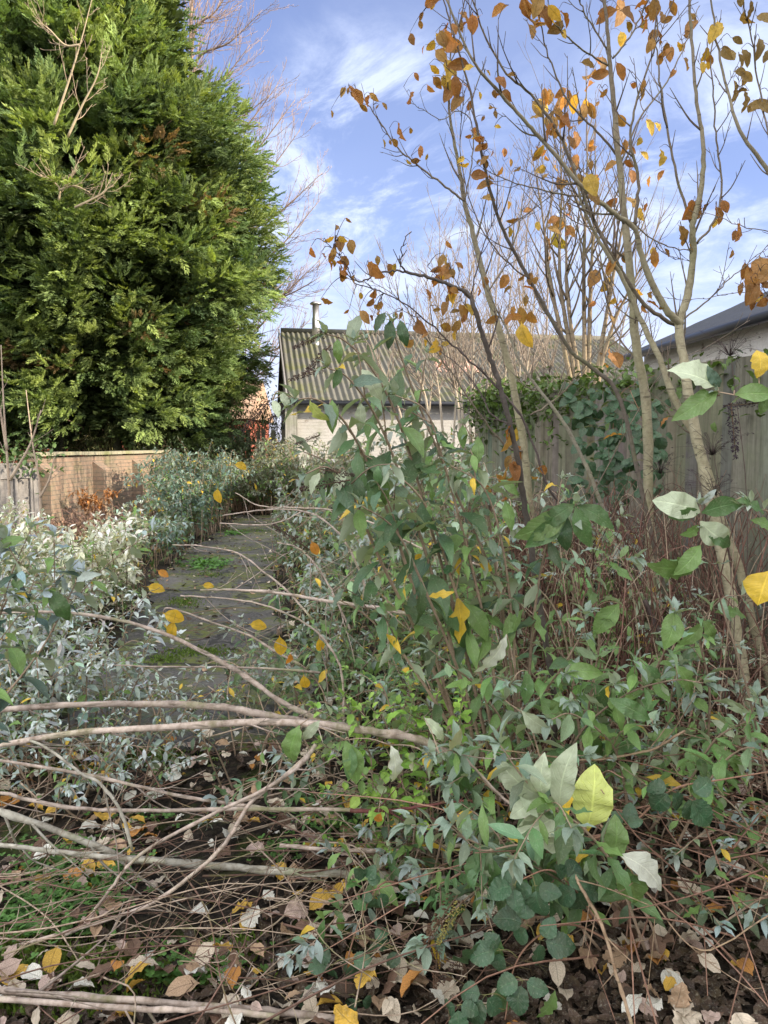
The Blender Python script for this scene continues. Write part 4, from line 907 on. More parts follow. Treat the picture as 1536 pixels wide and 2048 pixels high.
for a, b, Y in (((655, 665), (600, 690), 2.1), ((662, 690), (618, 738), 2.1), ((652, 735), (592, 755), 2.05), ((592, 798), (548, 832), 1.95), ((540, 800), (496, 850), 1.93), ((640, 938), (695, 948), 2.0), ((640, 870), (600, 885), 2.0), ((700, 960), (620, 975), 2.0), ((620, 1100), (560, 1060), 2.1)):
    p, q = at(*a, Y), at(*b, Y); S.spike(p, q-p, np.linalg.norm(q-p)*1.25, (.085, .05, .045), 1.0)
for b, t, k in (((664, 800), (668, 862), 'm'), ((722, 806), (722, 862), 'p'), ((722, 738), (772, 797), 'p'), ((765, 942), (757, 1008), 'm'), ((925, 850), (929, 894), 'm'), ((956, 872), (948, 930), 'm'), ((675, 678), (676, 722), 'm'),
                ((620, 800), (640, 850), 'l'), ((680, 735), (665, 770), 'g'), ((700, 770), (760, 760), 'b'), ((800, 640), (812, 690), 'd'), ((780, 640), (770, 692), 'd'), ((770, 625), (752, 660), 'd'), ((545, 800), (555, 832), 'p'), ((562, 785), (578, 812), 'p'), ((850, 960), (880, 1000), 'm'),
                ((905, 940), (912, 985), 'p'), ((960, 930), (940, 985), 'm'), ((690, 940), (670, 990), 'p'), ((640, 945), (620, 985), 'p'), ((1153, 1010), (1228, 1056), 'g'), ((1150, 1012), (1184, 1095), 'g'), ((1150, 1008), (1078, 1054), 'g'), ((1140, 1020), (1030, 1068), 'm'),
                ((1130, 1030), (1062, 1102), 'g'), ((1135, 1030), (1121, 1108), 'd'), ((928, 1203), (974, 1282), 'm'), ((912, 1209), (934, 1303), 'g'), ((860, 1010), (842, 1070), 'm'), ((1000, 960), (1040, 985), 'm'), ((1010, 1000), (1018, 1060), 'm'), ((700, 1000), (660, 1040), 'g'), ((905, 900), (880, 870), 'b')):
    S.hero(b, t, None, k, 1.15)
S.done()
# bush on the right foreground, with the big pale leaves
S = Shrub('near butterfly bush at lower right with large pale and lime leaves', .95, 1.95, 'butterfly bushes of the overgrown yard', near=True)
rnd = np.random.default_rng(302)
paths = [([(1290, 1900, 1.95), (1230, 1740, 1.85), (1170, 1660, 1.75), (1115, 1620, 1.7), (1050, 1560, 1.65), (1000, 1490, 1.62)], .095),
         ([(1200, 1900, 2.1), (1080, 1760, 2.0), (960, 1690, 1.9), (880, 1660, 1.85), (820, 1650, 1.8)], .085),
         ([(1180, 1800, 2.1), (1060, 1640, 2.1), (985, 1580, 2.1), (943, 1530, 2.1), (915, 1500, 2.05)], .10),
         ([(1240, 1820, 2.1), (1150, 1700, 2.0), (1040, 1690, 1.9), (960, 1700, 1.85), (905, 1650, 1.8)], .08),
         ([(1100, 1800, 2.2), (1000, 1760, 2.1), (930, 1800, 2.0), (880, 1850, 1.95), (850, 1890, 1.9)], .09),
         ([(1130, 1700, 2.2), (1100, 1600, 2.2), (1060, 1450, 2.2), (1010, 1400, 2.2)], .09),
         ([(1210, 1860, 2.1), (1130, 1770, 2.0), (1060, 1730, 1.95), (1010, 1720, 1.9)], .09)]
for p_, L in paths: S.stem(px_path(p_, 6), .006, .002, L, .045, rnd, (.08, .16, .055), (.26, .35, .27), 3, .2, .6, 1.0, .72, sl=.2)
for a, b, Y, c in (((915, 1790), (840, 1900), 1.9, (.10, .055, .03)), ((925, 1800), (880, 1880), 1.88, (.30, .27, .08)), ((950, 1890), (880, 1960), 1.9, (.08, .05, .04))):
    p, q = at(*a, Y), at(*b, Y); S.spike(p, q-p, np.linalg.norm(q-p)*1.1, c, .75)
for b, t, k, wd in (((1173, 1657), (1196, 1545), 'l', 1.8), ((1120, 1618), (1146, 1500), 'p', 1.2), ((1085, 1592), (1093, 1522), 'p', 1.3), ((1083, 1595), (983, 1540), 'p', 1.1), ((1080, 1598), (1016, 1632), 'p', 1.3), ((1118, 1630), (1036, 1682), 'p', 1.5),
                    ((1168, 1667), (1076, 1696), 'p', 1.3), ((1238, 1708), (1350, 1787), 'w', 1.25), ((1222, 1716), (1246, 1648), 'm', 1.6), ((1240, 1736), (1270, 1822), 'm', 2.0), ((1222, 1740), (1210, 1815), 'g', 1.6), ((1150, 1690), (1090, 1655), 'p', 1.3), ((1110, 1670), (1070, 1600), 'p', 1.2),
                    ((781, 1490), (811, 1580), 'w', 1.1), ((847, 1435), (903, 1483), 'p', 1.0), ((1043, 1421), (1110, 1475), 'p', 1.2), ((1013, 1268), (960, 1358), 'w', .9), ((900, 1500), (925, 1600), 'g', 1.1), ((915, 1500), (948, 1590), 'g', 1.0), ((690, 1480), (712, 1570), 'm', 1.3), ((700, 1485), (692, 1560), 'g', 1.2), ((600, 1450), (560, 1540), 'm', 1.2), ((640, 1440), (600, 1490), 'p', 1.0),
                    ((1078, 1770), (1130, 1700), 'g', 1.0), ((960, 1700), (930, 1780), 'g', 1.1), ((980, 1710), (990, 1800), 'g', 1.0), ((1030, 1740), (1060, 1830), 'g', 1.1), ((985, 1860), (1000, 1960), 'g', 1.2), ((965, 1880), (905, 1960), 'd', 1.2), ((1020, 1960), (985, 2048), 'g', 1.2), ((1110, 1980), (1080, 2048), 'm', 1.2)):
    S.hero(b, t, None if b[1] > 1520 and b[0] > 880 else 2.15, k, wd)
S.done()
# bush in the right middle distance, foreground right
S = Shrub('butterfly bush right of centre with green paired leaves and silvery shoot tips below the saplings', 1.3, 2.7, 'butterfly bushes of the overgrown yard', near=True)
rnd = np.random.default_rng(303)
paths = [([(1000, 1660, 2.5), (994, 1464, 2.5), (1080, 1394, 2.4), (1157, 1280, 2.35), (1170, 1230, 2.3)], .09),
         ([(1100, 1640, 2.5), (1151, 1481, 2.4), (1244, 1394, 2.3), (1342, 1361, 2.2), (1407, 1366, 2.15)], .095),
         ([(1200, 1640, 2.5), (1240, 1480, 2.4), (1290, 1380, 2.3), (1330, 1300, 2.25), (1350, 1230, 2.2)], .095),
         ([(1180, 1640, 2.6), (1150, 1400, 2.6), (1120, 1240, 2.55), (1060, 1160, 2.5), (1010, 1120, 2.45)], .09),
         ([(1150, 1640, 2.7), (1180, 1400, 2.7), (1200, 1260, 2.65), (1170, 1130, 2.6), (1130, 1090, 2.55)], .09),
         ([(1300, 1660, 2.4), (1380, 1560, 2.3), (1430, 1480, 2.2), (1500, 1440, 2.15), (1560, 1420, 2.1)], .09),
         ([(1350, 1700, 2.3), (1420, 1560, 2.2), (1480, 1500, 2.1), (1540, 1500, 2.0)], .09),
         ([(1050, 1640, 2.5), (1020, 1480, 2.4), (960, 1380, 2.3), (900, 1330, 2.2), (860, 1300, 2.15)], .08),
         ([(1260, 1640, 2.4), (1230, 1500, 2.3), (1150, 1430, 2.2), (1100, 1440, 2.15)], .08),
         ([(1400, 1640, 2.6), (1420, 1400, 2.5), (1400, 1270, 2.45), (1440, 1200, 2.4), (1500, 1190, 2.35)], .09)]
for p_, L in paths: S.stem(px_path(p_, 6), .007, .002, L, .05, rnd, (.13, .25, .065), (.28, .37, .30), 2, .2, .45, 1.0, .74, sl=.22)
for b, t, k, wd in (((1238, 1207), (1192, 1272), 'm', 1.4), ((1347, 1218), (1329, 1296), 'm', 1.5), ((1405, 1240), (1442, 1284), 'm', 1.4), ((1405, 1245), (1362, 1290), 'm', 1.2), ((1124, 1342), (1208, 1338), 'm', 1.2), ((1184, 1365), (1257, 1450), 'g', 1.2), ((1429, 1225), (1508, 1215), 'm', 1.2), ((1310, 1150), (1395, 1130), 'g', 1.2),
                    ((1120, 1380), (1110, 1450), 'm', 1.2), ((1050, 1340), (1062, 1410), 'g', 1.2), ((1300, 1440), (1232, 1400), 'g', 1.1), ((1350, 1330), (1400, 1400), 'm', 1.3), ((1300, 1480), (1350, 1460), 'm', 1.1), ((1450, 1500), (1490, 1560), 'm', 1.1), ((1420, 1440), (1480, 1470), 'p', 1.0), ((1290, 1330), (1330, 1370), 'g', 1.1)):
    S.hero(b, t, None, k, wd)
S.done()
# sprays at the right edge close to the camera
S = Shrub('spray of broad pale green leaves with a dark hanging flower spike at the right edge', 1.3, 2.1, 'butterfly bushes of the overgrown yard', near=True)
rnd = np.random.default_rng(304)
for p_, L in (([(1800, 1500, 2.2), (1720, 1100, 2.0), (1640, 870, 1.9), (1560, 800, 1.85), (1500, 795, 1.8), (1436, 784, 1.8)], .05), ([(1560, 1700, 2.2), (1500, 1400, 2.1), (1440, 1200, 2.05), (1410, 1090, 2.0), (1400, 1010, 1.98)], .06), ([(1800, 1500, 2.3), (1650, 1150, 2.1), (1560, 1040, 2.0), (1500, 1010, 1.95)], .07)):
    S.stem(px_path(p_, 6), .005, .002, L, .09, rnd, (.16, .26, .10), (.4, .48, .4), 0, .7, .3, .9, .8)
for b, t, k, wd in (((1430, 773), (1354, 731), 'p', 1.7), ((1436, 784), (1347, 816), 'm', 1.2), ((1468, 790), (1552, 776), 'm', 1.5), ((1440, 775), (1425, 735), 'b', 1.2), ((1520, 830), (1545, 790), 'm', 1.2), ((1401, 1025), (1320, 996), 'p', 1.6), ((1402, 1026), (1488, 1010), 'g', 1.4), ((1401, 1042), (1462, 1100), 'p', 1.9),
                    ((1398, 1020), (1350, 1040), 'g', 1.2), ((1398, 1050), (1372, 1070), 'm', 1.4), ((1401, 1010), (1432, 978), 't', .9), ((1401, 1090), (1350, 1142), 'm', 1.3), ((1394, 1128), (1308, 1156), 'm', 1.5), ((1410, 1060), (1480, 1095), 'g', 1.3), ((1513, 700), (1518, 748), 'y', 2.0), ((1538, 1142), (1522, 1208), 'y', 2.8), ((1470, 1000), (1540, 1020), 'g', 1.2), ((1500, 1040), (1560, 1060), 'm', 1.2)):
    S.hero(b, t, None, k, wd)
for a, b in (((1462, 806), (1472, 918)), ((1516, 806), (1446, 812)), ((1440, 790), (1400, 800))):
    p, q = at(*a, 1.8), at(*b, 1.8); S.spike(p, q-p, np.linalg.norm(q-p), (.05, .035, .045), 1.0)
S.done()
# two stems with leaves at the left edge, near
S = Shrub('near shoot with big dark leaves and silver tips at the left edge', -.95, 2.2, 'butterfly bushes of the overgrown yard', near=True)
for p_, L in (([(-60, 1700, 2.1), (-40, 1400, 2.05), (0, 1230, 2.0), (40, 1150, 2.0), (10, 1080, 2.0)], .09), ([(-80, 1500, 2.1), (60, 1330, 2.1), (110, 1250, 2.1), (152, 1165, 2.1)], .085), ([(-100, 1300, 2.0), (-40, 1200, 2.0), (0, 1110, 2.0)], .09)):
    S.stem(px_path(p_, 6), .005, .002, L, .06, rnd, (.065, .125, .09), (.38, .46, .50), 3, .3, .4, 1.1, .72)
for b, t, k, wd in (((0, 1090), (32, 1075), 'm', 1.3), ((100, 1180), (140, 1240), 'g', 1.3), ((60, 1150), (0, 1190), 'g', 1.3), ((152, 1165), (190, 1140), 't', .9)): S.hero(b, t, 2.0, k, wd)
S.done()

specs = [ # label, x, y, rad, n, h, L, c0, c1, seed, kwargs
 ('low butterfly bush hugging the path edge halfway along, silvery tips over dark leaves', -.02, 4.0, .45, 18, .58, .075, GRN, GRY, 1, dict(near=True)),
 ('butterfly bush with olive leaves below the central sprays', .62, 3.9, .5, 26, 1.35, .085, MID, GRY, 2, dict(near=True)),
 ('grey green butterfly bush behind the central one, touching the pale stemmed sapling', .85, 4.9, .6, 26, 1.5, .085, (.1, .16, .09), GRY, 3, {}),
 ('thin leaved butterfly bush growing at the foot of the dark curved sapling', 1.0, 3.2, .4, 14, .75, .085, GRN, (.3, .38, .32), 4, dict(near=True)),
 ('butterfly bush spreading over the path verge beyond the first bend, dull green', .0, 5.5, .55, 24, .95, .075, (.085, .13, .07), (.32, .38, .34), 5, {}),
 ('frost grey butterfly bush in the middle distance right of the path', .1, 7.2, .7, 30, 1.1, .08, (.10, .16, .12), (.42, .48, .46), 6, {}),
 ('brownish half bare butterfly bush before the white shed wall', .2, 9.4, 1.0, 34, 1.5, .08, (.13, .15, .09), (.34, .36, .32), 7, dict(bare=.25, spikes=5)),
 ('broad dull green butterfly bush at the right side of the far path end', -1.2, 10.2, .9, 34, 1.0, .075, (.09, .13, .07), (.3, .34, .3), 8, dict(spikes=4)),
 ('low tangled bush right at the path edge under the arching twigs', -.6, 3.3, .5, 16, .38, .06, (.07, .12, .05), GRY, 9, dict(near=True, bare=.1)),
 ('bushy growth of small green leaves in front of the fence foot', 1.6, 4.0, .5, 8, .6, .08, MID, (.3, .38, .3), 10, dict(near=True, bare=.3)),
 ('leafy bush filling the corner where the fence ends before the shed', .9, 7.3, .9, 30, 1.35, .085, (.11, .15, .08), (.34, .4, .36), 11, dict(bare=.1)),
 ('low bush of narrow green leaves just above the leaf litter at centre', .3, 2.75, .45, 16, .36, .07, GRN, (.35, .43, .42), 12, dict(near=True)),
 ('green leaved low bush under the near right sprays, half hiding the brown stems', .85, 2.4, .42, 10, .3, .07, (.075, .13, .05), (.3, .4, .4), 13, dict(near=True)),
 ('silver leaved low bush at the right edge over brown bramble stems', 1.55, 2.6, .45, 9, .42, .08, MID, GRY, 14, dict(near=True, bare=.2)),
 ('knee high grey green bush crowding the right edge of the path at its middle', -.72, 6.3, .4, 24, .55, .07, (.08, .14, .07), GRY, 15, {}),
 ('low leafy sprawl at the right path edge just beyond the straight pointing branch', -.38, 4.7, .35, 20, .42, .065, (.07, .13, .06), GRY, 16, dict(near=True)),
 ('sparse green bush over the path verge left of the tall centre sprays', .0, 3.4, .35, 18, .55, .07, GRN, GRY, 17, dict(near=True)),
 ('short olive bush right of the path just before the far bend', -1.15, 8.6, .4, 26, .6, .075, (.10, .14, .07), (.34, .38, .32), 18, {}),
 # left of the path
 ('cream white felted bush left of the path, leaves dry and pale', -2.62, 6.4, .5, 70, .80, .085, (.80, .78, .62), (.84, .84, .74), 21, dict(mat_='white', near=True, env=False, spikes=3, reach=.55, t0=.1, gap=.045)),  # pale by its own leaf colour
 ('second pale felted bush nearer the brick wall, bleached and thin', -3.75, 7.0, .5, 28, .55, .085, (.56, .55, .42), (.68, .70, .62), 22, dict(mat_='white', near=True, env=False, spikes=2, t0=.1)),
 ('pale silvery bush at the left frame edge below the grey fence panel', -3.3, 5.8, .4, 26, .68, .08, (.46, .49, .42), (.62, .66, .62), 23, dict(mat_='white', near=True, env=False, spikes=3)),
 ('blue grey butterfly bush left of the path with small upright silver shoots', -1.75, 3.7, .55, 48, .62, .068, (.16, .22, .18), (.62, .68, .68), 24, dict(near=True, env=False, spikes=1, reach=.35, greyat=.35, side=4, gap=.04)),
 ('blue grey bush at the left edge, densest patch of silver rosettes', -2.3, 3.9, .6, 48, .75, .068, (.15, .21, .17), (.60, .67, .68), 25, dict(near=True, env=False, spikes=1, reach=.35, greyat=.35, side=4, gap=.04)),
 ('low silver shoots spilling on the asphalt beside the moss', -1.35, 3.25, .4, 24, .34, .05, (.14, .2, .16), (.58, .66, .66), 26, dict(near=True, env=False, spikes=0, reach=.3, greyat=.3, side=3)),
 ('small blue grey bush behind the leaning branch on the left', -2.6, 5.0, .5, 30, .42, .06, (.2, .26, .21), (.46, .52, .52), 27, dict(near=True, env=False, spikes=1, reach=.4, greyat=.45)),
 ('feathery blue green bush at the left side of the path bend', -2.85, 9.8, .4, 34, .58, .075, (.12, .21, .155), (.36, .44, .40), 28, dict(env=False, spikes=2, greyat=.5)),
 ('large dark blue green bush overhanging the far path from the left', -2.95, 12.6, .5, 80, 1.15, .085, (.06, .12, .075), (.20, .29, .25), 29, dict(env=False, spikes=4, greyat=.6, r0=.01, reach=.8)),
 ('tall blue green bush hiding the far end of the brick wall', -3.7, 15.3, .6, 70, 1.5, .09, (.06, .11, .075), (.19, .27, .24), 30, dict(env=False, spikes=4, greyat=.6, r0=.01)),
 ('dark low bush between the feathery bush and the path', -2.9, 11.0, .5, 30, .7, .07, (.07, .12, .07), (.25, .33, .3), 31, dict(env=False, spikes=1)),
 ('brown stemmed leafy bush closing the far end of the path', -2.7, 17.1, .9, 80, 1.15, .09, (.10, .13, .065), (.28, .3, .24), 32, dict(env=False, spikes=10, r0=.01, bare=.1, stemcol=(.3, .2, .14))),
 ('tall thicket bush in front of the shed corner, green and brown', -1.5, 16.8, .9, 80, 1.75, .09, (.10, .135, .07), (.26, .28, .22), 33, dict(env=False, spikes=12, r0=.01, bare=.15, stemcol=(.32, .22, .16))),
 ('brown and grey thicket bush before the middle of the shed wall', -.2, 14.5, 1.0, 70, 1.45, .085, (.12, .135, .08), (.3, .3, .25), 34, dict(env=False, spikes=8, r0=.01, bare=.3, stemcol=(.34, .25, .19))),
 ('far leafy bush between the path end and the back fence', -3.3, 18.2, .8, 50, 1.4, .09, (.09, .12, .06), (.24, .27, .2), 35, dict(env=False, spikes=6, r0=.01, bare=.1)),
 ('twiggy brown bush in front of the right half of the shed', 1.6, 13.5, 1.1, 60, 1.6, .08, (.13, .12, .07), (.28, .26, .2), 36, dict(env=False, spikes=4, r0=.01, bare=.45, stemcol=(.36, .27, .2))),
]
for lb, x, y, rad, n, h, L, c0, c1, sd, kw in specs:
    kw = dict(kw); LK[0] = 1.35 if y < 4.6 else 1.55 if y < 8 else 1.75
    if kw.get('mat_') == 'white': LK[0] = 1.5
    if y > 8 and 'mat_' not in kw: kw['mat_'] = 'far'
    if y > 11: h *= .84; kw['spikes'] = kw.get('spikes', 2)//2; n = int(n*1.25); kw['tmpl'] = BUD
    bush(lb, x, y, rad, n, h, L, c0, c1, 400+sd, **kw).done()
LK[0] = 1.0
# bright green young shoots at the centre, above the fallen stem
S = bush('cluster of fresh lime shoots above the fallen stem at centre', .11, 2.5, .12, 13, .62, .075, (.24, .42, .06), (.30, .50, .09), 470, group='fresh green shoots', near=True, env=False, spikes=0, reach=.16, t0=.6, gap=.035, name='young_shoot', tmpl=OVA, droop=.0); S.done()
S = bush('tiny lime seedling under the hanging white leaf', .02, 2.5, .05, 5, .16, .04, (.24, .4, .07), (.26, .44, .08), 471, group='fresh green shoots', near=True, env=False, spikes=0, reach=.08, gap=.03, name='young_shoot', tmpl=OVA, droop=.0); S.done()
# rusty dead fern glowing in the sun at the wall
rnd = np.random.default_rng(5); p = at(190, 1010, 13.2)
t_ = thing('dead_fern', 'rust orange dead fern clump catching the sun against the brick wall', 'fern', (p[0], p[1], 0)); mb = MB()
for k in range(13):
    a = rnd.uniform(0, 6.28); l = rnd.uniform(.4, .85); Q = curve([(p[0], p[1], .1), (p[0]+.2*math.cos(a), p[1]+.2*math.sin(a), .35*l+.3), (p[0]+.5*l*math.cos(a), p[1]+.5*l*math.sin(a), .55*l+.25)], 6)
    n = 26; i = rnd.integers(2, len(Q)-1, n); scatter(mb, BUDS, rnd.normal(0, 1, (n, 3)), (0, 0, 1.), rnd.uniform(.06, .13, n), Q[i]+rnd.normal(0, .02, (n, 3)), np.array([.62, .26, .07])*rnd.uniform(.5, 1.3, (n, 1)))
    tube(mb, Q, [.006, .002], 4, (.4, .2, .1))
mb.build('frond', M['litter'], t_)

# ------------------------------------------------------------------ brown cane thicket (uncountable) on the right and by the wall
def stuff(name, mb, m_, label, cat): o = mb.build(name, m_, loc=None); _tag(o, label, cat, kind='stuff'); return o
rnd = np.random.default_rng(77); mb = MB()
for k in range(1900):
    y = rnd.uniform(2.9, 8.5); x = rnd.uniform(.5, max(fence_x(y)-.08, .75)); b = np.array([x, y, -.01])
    P = arch(b, rnd.uniform(0, 6.283), rnd.uniform(.4, 1.28) if y < 5.5 else rnd.uniform(.4, 1.0), rnd.uniform(.1, .6), rnd, x < .8)
    c = np.array([.17, .09, .068])*rnd.uniform(.4, 1.4) if rnd.random() < .8 else np.array([.36, .28, .2])
    tube(mb, P, [.0042, .0012], 3, c)
    if rnd.random() < .5: twiglets(mb, P, [.003, .001], rnd, 3, .25, c, .2, 1, None, 3, .3)
for k in range(800):
    y = rnd.uniform(1.9, 4.6); x = rnd.uniform(.5, max(fence_x(y)-.1, .8)); L = rnd.uniform(.3, .9); a = rnd.uniform(0, 6.283); z = rnd.uniform(.04, .4)
    d = np.array([math.cos(a), math.sin(a), rnd.normal(0, .25)]); P = curve([(x, y, z), (x, y, z)+d*L*.5+[0, 0, rnd.uniform(-.02, .1)], (x, y, z)+d*L], 4)
    P[:, 2] = np.maximum(P[:, 2], .01); tube(mb, P, [.0035, .0012], 3, np.array([.24, .14, .10])*rnd.uniform(.6, 1.6))
stuff('bramble_thicket', mb, M['twig'], 'tangled reddish brown dead canes filling the ground before the right fence', 'dead canes')
mb = MB()
for k in range(420):
    y = rnd.uniform(8.5, 14); x = rnd.uniform(-5.0, -3.6); P = arch(np.array([x, y, -.01]), rnd.uniform(0, 6.283), rnd.uniform(.15, .5), rnd.uniform(.1, .5), rnd, False); tube(mb, P, [.006, .002], 3, np.array([.22, .13, .10])*rnd.uniform(.6, 1.6))
    if k % 3 == 0:
        n = 14; i = rnd.integers(4, len(P), n); scatter(mb, BUDS, rnd.normal(0, 1, (n, 3)), (0, 0, 1.), rnd.uniform(.05, .1, n), P[i]+rnd.normal(0, .04, (n, 3)), np.array([.24, .15, .10])*rnd.uniform(.5, 1.3, (n, 1)))
stuff('dry_bracken', mb, M['twig'], 'low brown withered bracken and stems along the foot of the brick wall', 'dead bracken')
mb = MB()
for k in range(1200):
    y = rnd.uniform(4.0, 15); l, r = path_edges(y); x = rnd.uniform(float(r)+.05, float(r)+2.6) if rnd.random() < .75 else rnd.uniform(float(l)-1.4, float(l)+.1)
    P = arch(np.array([x, y, -.01]), rnd.uniform(0, 6.283), rnd.uniform(.12, .5), rnd.uniform(.05, .4), rnd)
    if off_path(P): continue
    c = np.array([.28, .2, .13])*rnd.uniform(.6, 1.5); tube(mb, P, [.004, .0015], 3, c)
    n = 10; i = rnd.integers(2, len(P), n); scatter(mb, BUDS, rnd.normal(0, 1, (n, 3)), (0, 0, 1.), rnd.uniform(.04, .09, n), P[i]+rnd.normal(0, .05, (n, 3)), (np.array([.09, .14, .05]) if rnd.random() < .6 else np.array([.24, .16, .1]))*rnd.uniform(.6, 1.3, (n, 1)))
stuff('verge_weeds', mb, M['small'], 'low mixed weeds and dry stalks spilling over both edges of the path', 'weeds')
# ------------------------------------------------------------------ leaves still hanging on the saplings
LV = [(715,190,42),(735,200,30),(703,178,24),(726,215,28),(820,195,26),(797,262,40),(790,285,26),(840,300,24),(832,322,22),(885,75,40),(905,95,60),(920,130,50),(890,55,36),(932,35,40),(862,5,46),(912,170,50),(880,110,36),(868,140,34),(945,45,44),(1000,20,46),(1050,12,60),(1076,8,50),(1088,28,60),(1062,62,40),(1106,24,44),(1130,32,40),(1070,45,54),
(1215,28,60),(1242,75,30),(1258,30,46),(1290,48,40),(1308,14,50),(1322,75,44),(1332,95,30),(1240,140,44),(1284,188,34),(1198,150,46),(1202,186,30),(1082,222,54),(1100,236,44),(1128,238,44),(1098,262,50),(1148,205,54),(1165,222,44),(1152,275,40),(1182,150,44),(1120,205,50),(1090,190,40),(970,318,30),(972,368,44),(1000,342,30),(1028,440,30),(1117,482,56),(1114,446,36),(1160,362,42),(1180,365,46),(1266,405,44),(1382,418,44),(1436,428,42),(1476,462,40),(1366,468,50),(1307,515,44),(1216,565,40),(1222,533,38),(1187,551,36),
(657,480,26),(678,484,26),(700,490,28),(664,512,36),(690,520,30),(662,530,28),(684,552,30),(707,560,30),(744,542,36),(780,538,32),(726,632,30),(756,628,26),(742,604,26),(882,518,30),(893,545,36),(872,560,34),(900,578,36),(906,600,40),(925,622,42),(936,616,30),(986,638,30),(1022,634,42),(818,686,30),(872,688,34),(836,650,34),(1048,668,60),(1220,708,34),(1232,716,36),(880,700,24),(910,655,30),(1010,560,34),(1060,555,30),(1056,575,26),
(1500,18,50),(1520,92,40),(1492,112,40),(1452,104,36),(1340,104,30),(1412,106,36),(1372,126,30),(1470,172,34),(1492,200,50),(1522,205,50),(1480,145,30),(1500,560,46),(1522,532,46),(1530,565,50),(1506,582,46),(1482,575,34),(1516,598,40),(1385,52,40),(1430,56,34),(1345,14,40),(1240,240,36),(1300,250,36),(1325,310,36),(1150,330,36),(1225,330,36),(1265,350,30),(1110,330,30),(1290,310,30),(1080,300,36),(1010,190,26),(1000,160,26),(985,215,24),(940,210,28),(950,265,26),(965,290,26),(930,330,26),(955,350,36),
(862,90,34),(872,165,34),(1140,460,30),(1250,290,30),(1310,610,34),(1225,640,30),(1328,840,30),(1228,868,46),(1015,880,50),(1040,905,44),(1022,960,40),(1010,945,44),(1085,940,30)]
reg = np.array([(a, b, c) for a, b, c, k in REG]); keys = [k for *_, k in REG]
rnd = np.random.default_rng(9); groups = {}; pet = {}
okk = np.array([not str(k).startswith('W') for k in keys])
LV2 = list(LV)
for k in range(300):      # a few more near the listed clusters
    a = LV[rnd.integers(0, len(LV))]; LV2.append((a[0]+rnd.normal(0, 22), a[1]+rnd.normal(0, 22), a[2]*rnd.uniform(.5, .85)))
for px, py, s in LV2:
    s *= .9
    d2 = (reg[:, 0]-px)**2+(reg[:, 1]+s*.4-py)**2+np.where(okk, 0, 1e9); i = int(np.argmin(d2))
    if d2[i] > 150**2: continue
    N = at(*reg[i]); Y = reg[i][2]; ang = rnd.normal(math.pi/2, .75); dx, dy = math.cos(ang), math.sin(ang)
    B = at(px-dx*s/2, py-dy*s/2, Y+rnd.normal(0, .012)); E_ = at(px+dx*s/2, py+dy*s/2, Y+rnd.normal(0, .4)*s/FPX*Y)
    key = keys[i]; g = groups.setdefault(key, ([], [], [], [], [])); g[0].append(B); g[1].append(E_-B); g[2].append(np.linalg.norm(E_-B)*1.08)
    sh = rnd.random(); c = np.array([.50, .21, .06])*(1-sh)+np.array([.42, .27, .08])*sh
    if rnd.random() < .15: c = np.array([.75, .52, .08])
    if px > 1440 and py < 230: c = np.array([.36, .26, .10])
    if abs(px-1117) < 3 and py > 470: c = np.array([.66, .6, .1])
    g[3].append(c*rnd.uniform(.6, 1.2)); v = rnd.normal(0, .6, 3)+[0, -1.0, .2]; g[4].append(v)
    pet.setdefault(key, MB()); tube(pet[key], curve([N, (N+B)/2+[0, 0, .02*(s/40)], B], 3), [.0016, .0008], 3, (.2, .12, .08))
for key, (P, D_, S_, C_, U_) in groups.items():
    mb = MB(); R = np.random.default_rng(4); scatter(mb, OVA, np.array(D_), np.array(U_), np.array(S_), np.array(P), np.array(C_), wide=R.uniform(.75, 1.15, len(P))); q_ = pet[key]; q_.Q and mb.add(np.concatenate(q_.V), [np.concatenate(q_.Q), np.concatenate(q_.T)], np.concatenate(q_.C)); mb.build('foliage', M['autumn'], TREES[key])

